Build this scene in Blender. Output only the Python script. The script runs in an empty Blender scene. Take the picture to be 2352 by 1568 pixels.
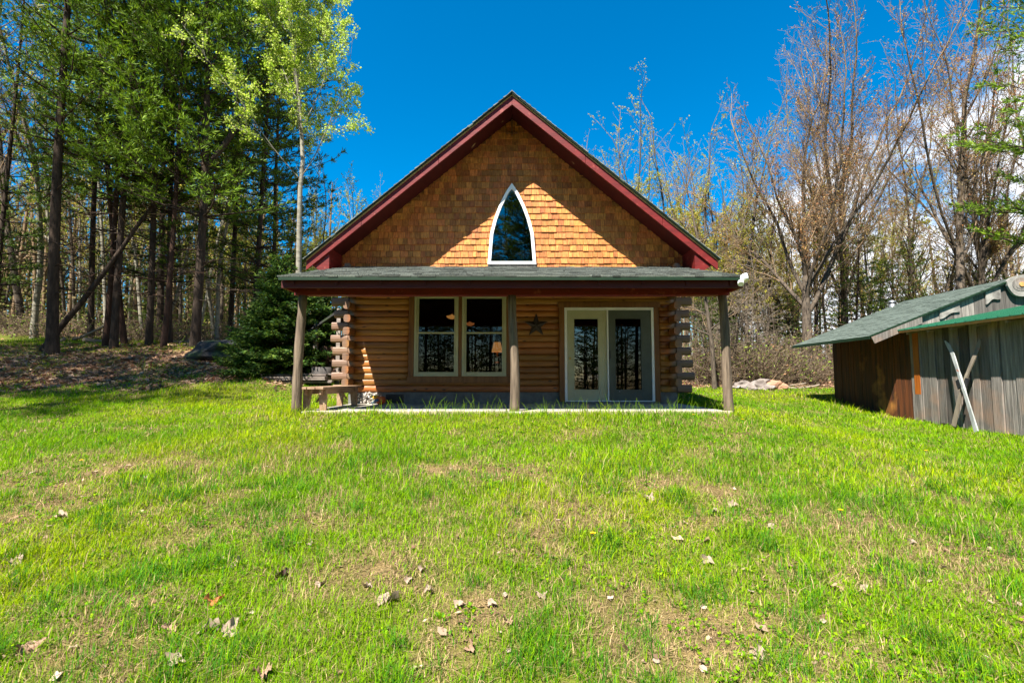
import bpy, math, random
import numpy as np
from mathutils import Vector, Matrix, Quaternion
R = math.radians
C = bpy.context.scene.collection
scene = bpy.context.scene

# ---------------------------------------------------------------- camera, sky, sun
# world axes: x to the right along the cabin front, y away from the camera, z up; the eye is at z = 0
FPX = 1145.0; CX = 1176.0; CY = 784.0; PITCH = R(4.2)
cam_d = bpy.data.cameras.new('camera'); cam = bpy.data.objects.new('camera', cam_d); C.objects.link(cam)
cam_d.sensor_width = 36; cam_d.lens = 36 * FPX / 2352; cam_d.clip_end = 3000; cam_d.clip_start = 0.05
cam.location = (0, 0, 0); cam.rotation_euler = (math.pi / 2 + PITCH, 0, 0)
scene.camera = cam
SUN = Vector((0.508, 0.85, -1.446)).normalized()       # the way the light travels
SUN_EL = math.asin(-SUN.z); SUN_AZ = math.atan2(-SUN.x, -SUN.y)
sun_d = bpy.data.lights.new('sun', 'SUN'); sun_d.energy = 5.0; sun_d.angle = R(0.5); sun_d.color = (1, 0.95, 0.86)
sun = bpy.data.objects.new('sun', sun_d); C.objects.link(sun)
sun.rotation_euler = (-SUN).to_track_quat('Z', 'Y').to_euler()
w = bpy.data.worlds.new('World'); scene.world = w; w.use_nodes = True
nt = w.node_tree; nt.nodes.clear()
def N(nt, t, **k):
    n = nt.nodes.new(t)
    for a, b in k.items():
        if hasattr(n, a): setattr(n, a, b)
        else: n.inputs[a].default_value = b
    return n
def build_world():
    L = nt.links.new
    sky = N(nt, 'ShaderNodeTexSky'); sky.sky_type = 'NISHITA'; sky.sun_disc = False
    sky.sun_elevation = SUN_EL; sky.sun_rotation = SUN_AZ; sky.air_density = 1.0; sky.dust_density = 0.25; sky.ozone_density = 3.0
    hs = N(nt, 'ShaderNodeHueSaturation'); hs.inputs['Saturation'].default_value = 1.7; hs.inputs['Value'].default_value = 1.07
    hs.inputs['Hue'].default_value = 0.494
    L(sky.outputs[0], hs.inputs['Color'])
    tc = N(nt, 'ShaderNodeTexCoord'); sp = N(nt, 'ShaderNodeSeparateXYZ'); L(tc.outputs['Generated'], sp.inputs[0])
    mp = N(nt, 'ShaderNodeMapping'); mp.inputs['Scale'].default_value = (1, 1, 1.7); mp.inputs['Location'].default_value = (3.1, 0.4, 0.2)
    L(tc.outputs['Generated'], mp.inputs[0])
    no = N(nt, 'ShaderNodeTexNoise'); no.inputs['Scale'].default_value = 3.2; no.inputs['Detail'].default_value = 9; no.inputs['Roughness'].default_value = 0.6
    L(mp.outputs[0], no.inputs['Vector'])
    # cloud cover grows towards the right (x) and away from the zenith
    def m(op, a, b, c=None):
        n = N(nt, 'ShaderNodeMath'); n.operation = op
        for i, v in enumerate((a, b, c)):
            if v is None: continue
            if isinstance(v, (int, float)): n.inputs[i].default_value = v
            else: L(v, n.inputs[i])
        return n.outputs[0]
    sx, sy, sz = sp.outputs
    # a bank that fills the sky right of a slanted line
    e = m('SUBTRACT', m('MULTIPLY', sx, 1.55), m('ADD', m('MULTIPLY', sz, 1.45), 0.23))
    back = m('SUBTRACT', m('MULTIPLY', sy, -0.55), 0.72)
    e = m('MAXIMUM', e, back)
    cov = m('ADD', m('MULTIPLY', e, 1.1), m('MULTIPLY', m('SUBTRACT', no.outputs[0], 0.5), 2.4))
    ramp = N(nt, 'ShaderNodeMapRange'); ramp.interpolation_type = 'SMOOTHSTEP'
    ramp.inputs['From Min'].default_value = 0.10; ramp.inputs['From Max'].default_value = 0.42
    L(cov, ramp.inputs['Value'])
    msk = m('MULTIPLY', ramp.outputs[0], 0.96)
    mix = N(nt, 'ShaderNodeMix'); mix.data_type = 'RGBA'
    L(msk, mix.inputs['Factor']); L(hs.outputs[0], mix.inputs[6])
    mix.inputs[7].default_value = (6.8, 7.0, 7.4, 1)
    bg = N(nt, 'ShaderNodeBackground'); bg.inputs['Strength'].default_value = 0.060
    L(mix.outputs[2], bg.inputs[0])
    o = N(nt, 'ShaderNodeOutputWorld'); L(bg.outputs[0], o.inputs[0])
build_world()
scene.render.engine = 'CYCLES'
scene.view_settings.view_transform = 'Standard'; scene.view_settings.look = 'None'
scene.view_settings.exposure = 1.78; scene.view_settings.gamma = 1
scene.cycles.max_bounces = 8; scene.cycles.transparent_max_bounces = 12
scene.cycles.caustics_reflective = False; scene.cycles.caustics_refractive = False

def at(u, v, Y):
    """the point of the plane y = Y that a survey pixel of the photograph (2352 wide) shows: (x, z)"""
    xr = (u - CX) / FPX; up = (CY - v) / FPX
    t = Y / (math.cos(PITCH) - up * math.sin(PITCH))
    return xr * t, (math.sin(PITCH) + up * math.cos(PITCH)) * t

# ---------------------------------------------------------------- materials
MATS = {}
def newmat(name):
    m = bpy.data.materials.new(name); m.use_nodes = True; m.node_tree.nodes.clear(); MATS[name] = m
    return m, m.node_tree, m.node_tree.links.new
def mat(name, c1, c2=None, scale=(8, 8, 8), rough=0.75, bump=0.0, bscale=None, island=0.0, attr=None, detail=5,
        trans=0.0, spec=0.35, metal=0.0, contrast=(0.35, 0.68), c3=None, s3=1.5, t3=(0.5, 0.62), emit=0, hue=0.0):
    m, t, L = newmat(name)
    out = N(t, 'ShaderNodeOutputMaterial'); bs = N(t, 'ShaderNodeBsdfPrincipled')
    bs.inputs['Roughness'].default_value = rough; bs.inputs['Metallic'].default_value = metal
    bs.inputs['Specular IOR Level'].default_value = spec
    tc = N(t, 'ShaderNodeTexCoord'); mp = N(t, 'ShaderNodeMapping'); mp.inputs['Scale'].default_value = scale
    L(tc.outputs['Object'], mp.inputs[0])
    no = N(t, 'ShaderNodeTexNoise'); no.inputs['Scale'].default_value = 1; no.inputs['Detail'].default_value = detail
    no.inputs['Roughness'].default_value = 0.62
    L(mp.outputs[0], no.inputs['Vector'])
    col = None
    if attr:
        a = N(t, 'ShaderNodeAttribute'); a.attribute_name = attr; col = a.outputs['Color']
        if c2 is not None:
            mr = N(t, 'ShaderNodeMapRange'); mr.inputs['From Min'].default_value = 0.3; mr.inputs['From Max'].default_value = 0.7
            mr.inputs['To Min'].default_value = 0.45; mr.inputs['To Max'].default_value = 1.45
            L(no.outputs[0], mr.inputs[0])
            mx = N(t, 'ShaderNodeVectorMath'); mx.operation = 'SCALE'; L(col, mx.inputs[0]); L(mr.outputs[0], mx.inputs['Scale']); col = mx.outputs[0]
    else:
        cr = N(t, 'ShaderNodeMapRange'); cr.inputs['From Min'].default_value = contrast[0]; cr.inputs['From Max'].default_value = contrast[1]
        L(no.outputs[0], cr.inputs[0])
        mx = N(t, 'ShaderNodeMix'); mx.data_type = 'RGBA'; mx.inputs[6].default_value = (*c1, 1); mx.inputs[7].default_value = (*(c2 or c1), 1)
        L(cr.outputs[0], mx.inputs[0]); col = mx.outputs[2]
    if c3 is not None:
        n3 = N(t, 'ShaderNodeTexNoise'); n3.inputs['Scale'].default_value = s3; n3.inputs['Detail'].default_value = 6
        L(tc.outputs['Object'], n3.inputs['Vector'])
        r3 = N(t, 'ShaderNodeMapRange'); r3.inputs['From Min'].default_value = t3[0]; r3.inputs['From Max'].default_value = t3[1]
        L(n3.outputs[0], r3.inputs[0])
        m3 = N(t, 'ShaderNodeMix'); m3.data_type = 'RGBA'; L(r3.outputs[0], m3.inputs[0]); L(col, m3.inputs[6]); m3.inputs[7].default_value = (*c3, 1)
        col = m3.outputs[2]
    if island:
        g = N(t, 'ShaderNodeNewGeometry'); hs = N(t, 'ShaderNodeHueSaturation')
        r = N(t, 'ShaderNodeMapRange'); r.inputs['To Min'].default_value = 1 - island; r.inputs['To Max'].default_value = 1 + island
        L(g.outputs['Random Per Island'], r.inputs[0]); L(r.outputs[0], hs.inputs['Value']); L(col, hs.inputs['Color'])
        if hue:
            r2 = N(t, 'ShaderNodeMapRange'); r2.inputs['To Min'].default_value = 0.5 - hue; r2.inputs['To Max'].default_value = 0.5 + hue
            mm = N(t, 'ShaderNodeMath'); mm.operation = 'FRACT'; m2 = N(t, 'ShaderNodeMath'); m2.operation = 'MULTIPLY'; m2.inputs[1].default_value = 17.3
            L(g.outputs['Random Per Island'], m2.inputs[0]); L(m2.outputs[0], mm.inputs[0]); L(mm.outputs[0], r2.inputs[0]); L(r2.outputs[0], hs.inputs['Hue'])
        col = hs.outputs[0]
    L(col, bs.inputs['Base Color'])
    if bump:
        bm = N(t, 'ShaderNodeBump'); bm.inputs['Strength'].default_value = bump; bm.inputs['Distance'].default_value = 0.02
        src = no
        if bscale:
            mp2 = N(t, 'ShaderNodeMapping'); mp2.inputs['Scale'].default_value = bscale; L(tc.outputs['Object'], mp2.inputs[0])
            src = N(t, 'ShaderNodeTexNoise'); src.inputs['Scale'].default_value = 1; src.inputs['Detail'].default_value = 6; L(mp2.outputs[0], src.inputs['Vector'])
        L(src.outputs[0], bm.inputs['Height']); L(bm.outputs[0], bs.inputs['Normal'])
    sh = bs.outputs[0]
    if trans:
        tr = N(t, 'ShaderNodeBsdfTranslucent'); L(col, tr.inputs[0]); mxs = N(t, 'ShaderNodeMixShader'); mxs.inputs[0].default_value = trans
        L(bs.outputs[0], mxs.inputs[1]); L(tr.outputs[0], mxs.inputs[2]); sh = mxs.outputs[0]
    if emit:
        L(col, bs.inputs['Emission Color']); bs.inputs['Emission Strength'].default_value = emit
    L(sh, out.inputs[0])
    return m
def log_material(name, fresh, dark, grey, xlim):
    m = mat(name, fresh, dark, scale=(1.6, 14, 22), rough=0.42, bump=0.35, bscale=(3, 30, 60), detail=7, spec=0.4, contrast=(0.3, 0.75), island=0.34, hue=0.012)
    t = m.node_tree; L = t.links.new; bs = next(n for n in t.nodes if n.type == 'BSDF_PRINCIPLED')
    col = bs.inputs['Base Color'].links[0].from_socket
    tc = next(n for n in t.nodes if n.type == 'TEX_COORD')
    # knots
    vo = N(t, 'ShaderNodeTexVoronoi'); vo.inputs['Scale'].default_value = 1; mp = N(t, 'ShaderNodeMapping'); mp.inputs['Scale'].default_value = (2.6, 1, 7.3)
    L(tc.outputs['Object'], mp.inputs[0]); L(mp.outputs[0], vo.inputs['Vector'])
    kr = N(t, 'ShaderNodeMapRange'); kr.inputs['From Min'].default_value = 0.16; kr.inputs['From Max'].default_value = 0.07; L(vo.outputs['Distance'], kr.inputs[0])
    mk = N(t, 'ShaderNodeMix'); mk.data_type = 'RGBA'; L(kr.outputs[0], mk.inputs[0]); L(col, mk.inputs[6]); mk.inputs[7].default_value = (0.035, 0.014, 0.005, 1)
    # weathered ends
    sp = N(t, 'ShaderNodeSeparateXYZ'); L(tc.outputs['Object'], sp.inputs[0])
    ab = N(t, 'ShaderNodeMath'); ab.operation = 'ABSOLUTE'; L(sp.outputs[0], ab.inputs[0])
    wr = N(t, 'ShaderNodeMapRange'); wr.inputs['From Min'].default_value = xlim; wr.inputs['From Max'].default_value = xlim + 0.12; wr.inputs['To Max'].default_value = 0.85
    L(ab.outputs[0], wr.inputs[0])
    mw = N(t, 'ShaderNodeMix'); mw.data_type = 'RGBA'; L(wr.outputs[0], mw.inputs[0]); L(mk.outputs[2], mw.inputs[6]); mw.inputs[7].default_value = (*grey, 1)
    L(mw.outputs[2], bs.inputs['Base Color'])
    return m
def glass_material(name, tint=(1, 1, 1), f=1.0, base=0.02):
    m, t, L = newmat(name)
    out = N(t, 'ShaderNodeOutputMaterial'); tr = N(t, 'ShaderNodeBsdfTransparent'); tr.inputs[0].default_value = (*tint, 1)
    gl = N(t, 'ShaderNodeBsdfGlossy'); gl.inputs['Roughness'].default_value = 0.0; gl.inputs[0].default_value = (f, f, f, 1)
    fr = N(t, 'ShaderNodeFresnel'); fr.inputs[0].default_value = 1.5; ad = N(t, 'ShaderNodeMath'); ad.operation = 'MULTIPLY_ADD'
    ad.inputs[1].default_value = 1.9; ad.inputs[2].default_value = base; L(fr.outputs[0], ad.inputs[0])
    mx = N(t, 'ShaderNodeMixShader'); L(ad.outputs[0], mx.inputs[0]); L(tr.outputs[0], mx.inputs[1]); L(gl.outputs[0], mx.inputs[2]); L(mx.outputs[0], out.inputs[0])
    return m

M = {}
M['log'] = log_material('varnished log', (0.37, 0.148, 0.030), (0.15, 0.048, 0.009), (0.16, 0.105, 0.075), 3.40)
M['wood'] = mat('brown trim wood', (0.21, 0.090, 0.025), (0.12, 0.045, 0.012), (20, 20, 2), 0.5, 0.2)
M['cedar'] = mat('cedar shingle', (0.54, 0.198, 0.043), (0.24, 0.074, 0.015), (45, 45, 5), 0.7, 0.25, island=0.34, hue=0.010)
M['asphalt'] = mat('green grey asphalt shingle', (0.155, 0.165, 0.145), (0.075, 0.082, 0.070), (60, 60, 60), 0.95, 0.3, island=0.55, spec=0.2)
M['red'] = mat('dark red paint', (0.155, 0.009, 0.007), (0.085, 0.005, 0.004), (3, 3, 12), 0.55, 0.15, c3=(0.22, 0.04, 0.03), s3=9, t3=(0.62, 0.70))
M['red_worn_shade'] = mat('worn red paint in shade tone', (0.06, 0.003, 0.003), (0.04, 0.002, 0.002), (2, 3, 9), 0.6, 0.15, c3=(0.33, 0.20, 0.10), s3=2.6, t3=(0.69, 0.72))  # chipped red paint; base darkened to put the soffit shade into the colour
M['green_trim'] = mat('green drip edge', (0.006, 0.024, 0.008), (0.005, 0.018, 0.006), (9, 9, 9), 0.5)
M['tan_edge'] = mat('tan roof sheathing edge', (0.42, 0.31, 0.14), (0.3, 0.2, 0.09), (6, 6, 6), 0.8)
M['concrete'] = mat('concrete', (0.17, 0.165, 0.15), (0.10, 0.097, 0.09), (7, 7, 7), 0.9, 0.3)
M['slab'] = mat('porch slab', (0.42, 0.38, 0.31), (0.27, 0.24, 0.20), (5, 5, 5), 0.9, 0.3, c3=(0.24, 0.24, 0.23), s3=2.4)
M['cream'] = mat('cream window frame', (0.44, 0.43, 0.27), (0.39, 0.38, 0.24), (4, 4, 4), 0.45)
M['white'] = mat('white painted frame', (0.82, 0.82, 0.79), (0.72, 0.72, 0.70), (6, 6, 6), 0.45)
M['greydoor'] = mat('grey screen door', (0.085, 0.10, 0.08), (0.07, 0.08, 0.065), (4, 4, 4), 0.5)
M['post'] = mat('weathered peeled post', (0.19, 0.14, 0.095), (0.055, 0.038, 0.026), (28, 28, 1.6), 0.85, 0.6, (50, 50, 4))
M['bench'] = mat('weathered bench wood', (0.36, 0.24, 0.15), (0.20, 0.11, 0.06), (9, 3, 9), 0.8, 0.4, island=0.15)
M['grey_plank'] = mat('silver grey plank', (0.23, 0.205, 0.18), (0.025, 0.022, 0.019), (22, 22, 1.4), 0.9, 0.7, (50, 50, 2), island=0.60, contrast=(0.2, 0.8), c3=(0.20, 0.13, 0.09), s3=1.7, t3=(0.55, 0.75))
M['brown_plank'] = mat('brown stained plank', (0.11, 0.032, 0.007), (0.012, 0.006, 0.004), (14, 14, 0.9), 0.75, 0.5, (40, 40, 2), island=0.35, c3=(0.35, 0.15, 0.03), s3=1.3, t3=(0.58, 0.75))
M['orange_plank'] = mat('orange stained plank', (0.40, 0.115, 0.008), (0.24, 0.06, 0.006), (18, 18, 1.5), 0.6, 0.3)
M['burl'] = mat('burl board', (0.30, 0.28, 0.25), (0.10, 0.09, 0.08), (5, 5, 5), 0.85, 0.6)
M['metal_green'] = mat('green metal roofing', (0.018, 0.115, 0.060), (0.015, 0.095, 0.05), (3, 3, 3), 0.35, spec=0.5)
M['shed_shingle'] = mat('green shingle', (0.105, 0.128, 0.108), (0.062, 0.080, 0.066), (40, 40, 40), 0.95, 0.2, island=0.13, spec=0.2)
M['steel'] = mat('galvanised steel', (0.45, 0.46, 0.47), (0.3, 0.3, 0.31), (9, 9, 9), 0.4, metal=0.8)
M['star'] = mat('dark bronze tin', (0.030, 0.022, 0.016), (0.05, 0.035, 0.02), (12, 12, 12), 0.45, metal=0.3)
M['lampwhite'] = mat('white plastic', (0.8, 0.8, 0.78), None, (3, 3, 3), 0.4)
M['glass'] = glass_material('window glass', (0.5, 0.53, 0.5), 0.30)
M['glass_door'] = glass_material('door glass', (0.4, 0.43, 0.4), 0.95)
M['glass_up'] = glass_material('gable glass', (0.7, 0.72, 0.7), base=0.03)
M['glass_dark'] = glass_material('screened glass', (0.12, 0.13, 0.13), 0.5)
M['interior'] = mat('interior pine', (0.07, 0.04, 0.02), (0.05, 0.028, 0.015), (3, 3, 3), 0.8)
M['dark'] = mat('black metal', (0.012, 0.012, 0.012), None, (3, 3, 3), 0.4)
M['brass'] = mat('brass', (0.5, 0.33, 0.1), None, (3, 3, 3), 0.3, metal=0.9)
M['pillow'] = mat('striped pillow', (0.8, 0.79, 0.76), (0.45, 0.48, 0.42), (3, 3, 16), 0.9, 0.2, contrast=(0.45, 0.55))
M['pine_post'] = mat('pale pine post', (0.60, 0.29, 0.09), (0.5, 0.22, 0.07), (20, 20, 2), 0.5)
M['glow'] = mat('lit amber shade', (1.0, 0.36, 0.08), (1.0, 0.42, 0.12), (6, 6, 6), 0.6, emit=0.35)
M['glow_dim'] = mat('dim lit shade', (0.9, 0.22, 0.05), (0.9, 0.3, 0.1), (6, 6, 6), 0.6, emit=0.2)
M['ski'] = mat('worn ski paint', (0.34, 0.36, 0.34), (0.19, 0.20, 0.19), (9, 9, 2), 0.6, 0.2, c3=(0.30, 0.07, 0.03), s3=3.4, t3=(0.64, 0.67))
M['ski2'] = mat('bare wooden ski', (0.20, 0.165, 0.12), (0.11, 0.09, 0.07), (9, 9, 2), 0.6, 0.2, c3=(0.42, 0.05, 0.02), s3=2.2, t3=(0.64, 0.67))
M['rock'] = mat('field stone', (0.21, 0.175, 0.15), (0.10, 0.08, 0.07), (5, 5, 5), 0.9, 0.7, c3=(0.34, 0.31, 0.29), s3=2)
M['rock_red'] = mat('rusty field stone', (0.40, 0.21, 0.12), (0.22, 0.12, 0.08), (5, 5, 5), 0.9, 0.7)
M['rock_dark'] = mat('dark mossy boulder', (0.035, 0.032, 0.032), (0.018, 0.018, 0.018), (4, 4, 4), 0.9, 0.8, c3=(0.04, 0.06, 0.02), s3=2)
M['lumber'] = mat('grey old lumber', (0.30, 0.25, 0.21), (0.13, 0.10, 0.085), (3, 20, 20), 0.85, 0.4, island=0.3)
M['pebble'] = mat('pale pebbled mortar', (0.62, 0.58, 0.52), (0.16, 0.14, 0.12), (40, 40, 40), 0.9, 0.8, contrast=(0.4, 0.5))
M['pot_orange'] = mat('orange glazed pot', (0.62, 0.14, 0.03), (0.5, 0.1, 0.03), (8, 8, 8), 0.5)
M['pot_yellow'] = mat('yellow cloth flower', (0.75, 0.42, 0.03), None, (8, 8, 8), 0.7)
M['pot_blue'] = mat('blue grey glaze', (0.08, 0.12, 0.20), None, (8, 8, 8), 0.4)
M['bark_pine'] = mat('dark pine bark', (0.030, 0.022, 0.017), (0.070, 0.050, 0.037), (14, 14, 3), 0.95, 0.8, (22, 22, 5), spec=0.1)
M['bark_red'] = mat('reddish pine bark', (0.075, 0.042, 0.029), (0.035, 0.022, 0.017), (14, 14, 3), 0.95, 0.8, (22, 22, 5), spec=0.1)
M['bark_grey'] = mat('grey hardwood bark', (0.125, 0.098, 0.072), (0.035, 0.027, 0.021), (14, 14, 3.5), 0.95, 1.0, (30, 30, 5), spec=0.1)
M['bark_pale'] = mat('pale aspen bark', (0.24, 0.22, 0.17), (0.09, 0.08, 0.06), (5, 5, 9), 0.9, 0.4, spec=0.15, contrast=(0.45, 0.75))
M['twig'] = mat('twig bark', (0.24, 0.165, 0.095), (0.14, 0.092, 0.055), (5, 5, 5), 0.9, spec=0.1)
M['twig_dead'] = mat('dead grey twig', (0.27, 0.22, 0.165), (0.15, 0.12, 0.09), (5, 5, 5), 0.9, spec=0.1)
M['leaf'] = mat('foliage', None, None, (1, 1, 1), 0.6, attr='col', trans=0.45, spec=0.2)
M['needle'] = mat('needles', None, None, (1, 1, 1), 0.6, attr='col', trans=0.30, spec=0.2)
M['grass'] = mat('grass blade', None, None, (1, 1, 1), 0.55, attr='col', trans=0.42, spec=0.02)
M['litter'] = mat('dry leaf', None, None, (1, 1, 1), 0.8, attr='col', trans=0.15, spec=0.15)
M['ground'] = mat('ground cover', None, (1, 1, 1), (55, 55, 55), 0.95, 1.0, (60, 60, 60), attr='col', spec=0.1)

# ---------------------------------------------------------------- object helpers
def tag(o, label=None, cat=None, group=None, kind=None):
    if label: o['label'] = label
    if cat: o['category'] = cat
    if group: o['group'] = group
    if kind: o['kind'] = kind
    return o
def worldloc(o):
    v = Vector((0, 0, 0))
    while o is not None: v += Vector(o.location); o = o.parent
    return v
def empty(name, loc, label=None, cat=None, group=None):
    o = bpy.data.objects.new(name, None); o.empty_display_size = 0.2; C.objects.link(o); o.location = loc
    return tag(o, label, cat, group)
def np_mesh(name, V, faces, material, colors=None, smooth=False, mats=None):
    me = bpy.data.meshes.new(name); V = np.asarray(V, dtype=np.float32)
    faces = [np.asarray(f, dtype=np.int32) for f in faces if len(f)]
    nl = sum(f.size for f in faces); nf = sum(len(f) for f in faces)
    me.vertices.add(len(V)); me.vertices.foreach_set('co', V.ravel())
    me.loops.add(nl); me.polygons.add(nf)
    li = np.concatenate([f.ravel() for f in faces]); me.loops.foreach_set('vertex_index', li)
    tot = np.concatenate([np.full(len(f), f.shape[1], dtype=np.int32) for f in faces])
    st = np.concatenate([[0], np.cumsum(tot)[:-1]]).astype(np.int32)
    me.polygons.foreach_set('loop_start', st); me.polygons.foreach_set('loop_total', tot)
    if smooth: me.polygons.foreach_set('use_smooth', np.ones(nf, dtype=bool))
    if colors is not None:
        a = me.color_attributes.new('col', 'FLOAT_COLOR', 'POINT')
        c4 = np.ones((len(V), 4), dtype=np.float32); c4[:, :3] = colors; a.data.foreach_set('color', c4.ravel())
    me.update(calc_edges=True); me.validate()
    me.materials.append(material)
    return me
def link(name, me, parent=None, loc=None):
    o = bpy.data.objects.new(name, me); C.objects.link(o)
    if parent is not None: o.parent = parent
    if loc is not None: o.location = loc
    return o
class MB:
    """collects shapes in world coordinates and links them as ONE mesh object"""
    def __init__(s): s.v = []; s.f = []; s.sm = []
    def add(s, vs, fs, smooth=False):
        n = len(s.v); s.v += [tuple(v) for v in vs]; s.f += [tuple(n + i for i in f) for f in fs]; s.sm += [smooth] * len(fs)
    def box(s, x0, x1, y0, y1, z0, z1, tf=None):
        vs = [(x0, y0, z0), (x1, y0, z0), (x1, y1, z0), (x0, y1, z0), (x0, y0, z1), (x1, y0, z1), (x1, y1, z1), (x0, y1, z1)]
        if tf: vs = [tf(*v) for v in vs]
        s.add(vs, [(0, 3, 2, 1), (4, 5, 6, 7), (0, 1, 5, 4), (1, 2, 6, 5), (2, 3, 7, 6), (3, 0, 4, 7)]); return s
    def prism(s, poly, axis, a, b, tf=None):
        """poly of 2-D points swept along an axis from a to b; axis 'y': poly is (x,z); axis 'x': poly is (y,z)"""
        def p(q, t): return (q[0], t, q[1]) if axis == 'y' else ((t, q[0], q[1]) if axis == 'x' else (q[0], q[1], t))
        n = len(poly); vs = [p(q, a) for q in poly] + [p(q, b) for q in poly]
        if tf: vs = [tf(*v) for v in vs]
        s.add(vs, [tuple(range(n))[::-1], tuple(range(n, 2 * n))] + [(i, (i + 1) % n, n + (i + 1) % n, n + i) for i in range(n)]); return s
    def tube(s, pts, radii, k=10, cap=True):
        pts = [Vector(p) for p in pts]; rings = []
        for i, p in enumerate(pts):
            d = (pts[min(i + 1, len(pts) - 1)] - pts[max(i - 1, 0)]).normalized()
            a = d.cross(Vector((0.13, 0.97, 0.21))); 
            if a.length < 0.1: a = d.cross(Vector((1, 0, 0)))
            a.normalize(); b = d.cross(a); r = radii[i] if isinstance(radii, (list, tuple)) else radii
            rings.append([p + a * math.cos(2 * math.pi * j / k) * r + b * math.sin(2 * math.pi * j / k) * r for j in range(k)])
        vs = [v for r in rings for v in r]; fs = []
        for i in range(len(pts) - 1):
            for j in range(k): fs.append((i * k + j, i * k + (j + 1) % k, (i + 1) * k + (j + 1) % k, (i + 1) * k + j))
        s.add(vs, fs, True)
        if cap:
            n = len(s.v) - len(vs); s.f.append(tuple(n + j for j in range(k))[::-1]); s.sm.append(False)
            s.f.append(tuple(n + (len(pts) - 1) * k + j for j in range(k))); s.sm.append(False)
        return s
    def lathe(s, c, prof, k=16):
        vs = []; fs = []
        for r, z in prof:
            for j in range(k): vs.append((c[0] + r * math.cos(2 * math.pi * j / k), c[1] + r * math.sin(2 * math.pi * j / k), c[2] + z))
        for i in range(len(prof) - 1):
            for j in range(k): fs.append((i * k + j, i * k + (j + 1) % k, (i + 1) * k + (j + 1) % k, (i + 1) * k + j))
        s.add(vs, fs, True); return s
    def build(s, name, material, parent=None, bevel=0):
        me = bpy.data.meshes.new(name); off = worldloc(parent) if parent is not None else Vector((0, 0, 0))
        if parent is None:
            a = np.array(s.v); off = Vector(((a[:, 0].min() + a[:, 0].max()) / 2, (a[:, 1].min() + a[:, 1].max()) / 2, a[:, 2].min()))
        me.from_pydata([(v[0] - off.x, v[1] - off.y, v[2] - off.z) for v in s.v], [], s.f); me.validate(); me.update()
        me.polygons.foreach_set('use_smooth', s.sm[:len(me.polygons)])
        me.materials.append(material)
        o = link(name, me, parent)
        if parent is None: o.location = off
        if bevel:
            b = o.modifiers.new('bevel', 'BEVEL'); b.width = bevel; b.segments = 2; b.limit_method = 'ANGLE'
        return o
def blob(c, r, seed, sub=3, amp=0.25, flat=0.6):
    """an uneven stone: verts and faces"""
    import bmesh
    from mathutils import noise
    bm = bmesh.new(); bmesh.ops.create_icosphere(bm, subdivisions=sub, radius=1)
    vs = []
    for v in bm.verts:
        n = v.co.normalized(); q = n * 1.3 + Vector((seed * 7.1, seed * 3.3, 0))
        k = 1 + amp * noise.noise(q) * 2 + amp * 0.4 * noise.noise(q * 3)
        vs.append((c[0] + n.x * r[0] * k, c[1] + n.y * r[1] * k, c[2] + n.z * r[2] * k))
    fs = [tuple(v.index for v in f.verts) for f in bm.faces]; bm.free()
    return vs, fs

# ---------------------------------------------------------------- terrain
CP = np.array([(0, 0, -1.5), (-4, 0, -1.45), (4, 0, -1.55), (0, 2.6, -1.38), (0, 5, -1.06), (0, 7, -0.80), (0, 8.2, -0.60), (-3.7, 8.4, -0.60), (3.7, 8.4, -0.645), (2, 8.2, -0.61), (-2, 8.2, -0.60),
    (-3, 5, -1.05), (3, 5, -1.1), (-5, 7, -0.8), (5, 7, -0.96), (-7, 7, -0.85), (4.6, 9.15, -0.82), (8.9, 8.7, -1.06), (9, 11.6, -0.95), (9, 14.3, -0.67), (7, 6, -1.2), (9, 5, -1.25),
    (7, 18, -0.34), (10, 20, -0.22), (14, 25, 0), (5, 15, -0.45), (4.2, 11, -0.62), (-4.2, 11, -0.5), (0, 11, -0.68), (0, 13, -0.7), (3, 18, -0.5), (-3, 18, -0.2),
    (-10, 10, -0.40), (-6, 9, -0.58), (-8, 9, -0.55), (-5.4, 12, -0.13), (-5.8, 13.2, 0.05), (-8.8, 15, 0.69), (-8.8, 12.2, 0.0), (-13.7, 15, 0.73), (-13, 12, 0.05), (-10.2, 16, 0.98), (-13.1, 16, 0.96), (-18.3, 19, 1.54), (-22, 22, 2.15), (-20, 25, 1.9),
    (-14, 20, 1.45), (-8, 20, 1.0), (-10, 30, 1.3), (-15, 35, 2.2), (0, 30, 0.4), (20, 40, 0.4), (12, 14, -0.6), (16, 15, -0.6), (12, 8, -1.0), (20, 5, -1.3), (0, -20, -2.2),
    (-15, 0, -1.1), (-20, 8, -0.1), (15, -10, -2.0), (-30, 15, 1.0), (0, 80, 1.5), (60, 80, 1), (-60, 80, 3), (-80, 20, 2), (80, 10, -1), (0, -80, -3), (80, -60, -3), (-80, -60, -2),
    (0, 400, 3), (400, 300, 3), (-400, 300, 3), (-400, -300, -3), (400, -300, -3)])
def _k(r): return r
_A = np.zeros((len(CP) + 1, len(CP) + 1)); _d = np.hypot(CP[:, None, 0] - CP[None, :, 0], CP[:, None, 1] - CP[None, :, 1])
_A[:-1, :-1] = np.sqrt(_d ** 2 + 1.5 ** 2); _A[-1, :-1] = 1; _A[:-1, -1] = 1
_W = np.linalg.solve(_A + np.eye(len(_A)) * 1e-3, np.append(CP[:, 2], 0))
def zgv(x, y):
    x = np.asarray(x, float); y = np.asarray(y, float); out = np.full(x.shape, _W[-1])
    for (cx, cy, _), wt in zip(CP, _W[:-1]): out = out + wt * np.sqrt((x - cx) ** 2 + (y - cy) ** 2 + 2.25)
    # the porch slab and the cabin sit on level ground
    return out
def zg(x, y): return float(zgv(np.array([x]), np.array([y]))[0])
RN = np.random.default_rng(11)
_G = RN.random((256, 256))
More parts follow.
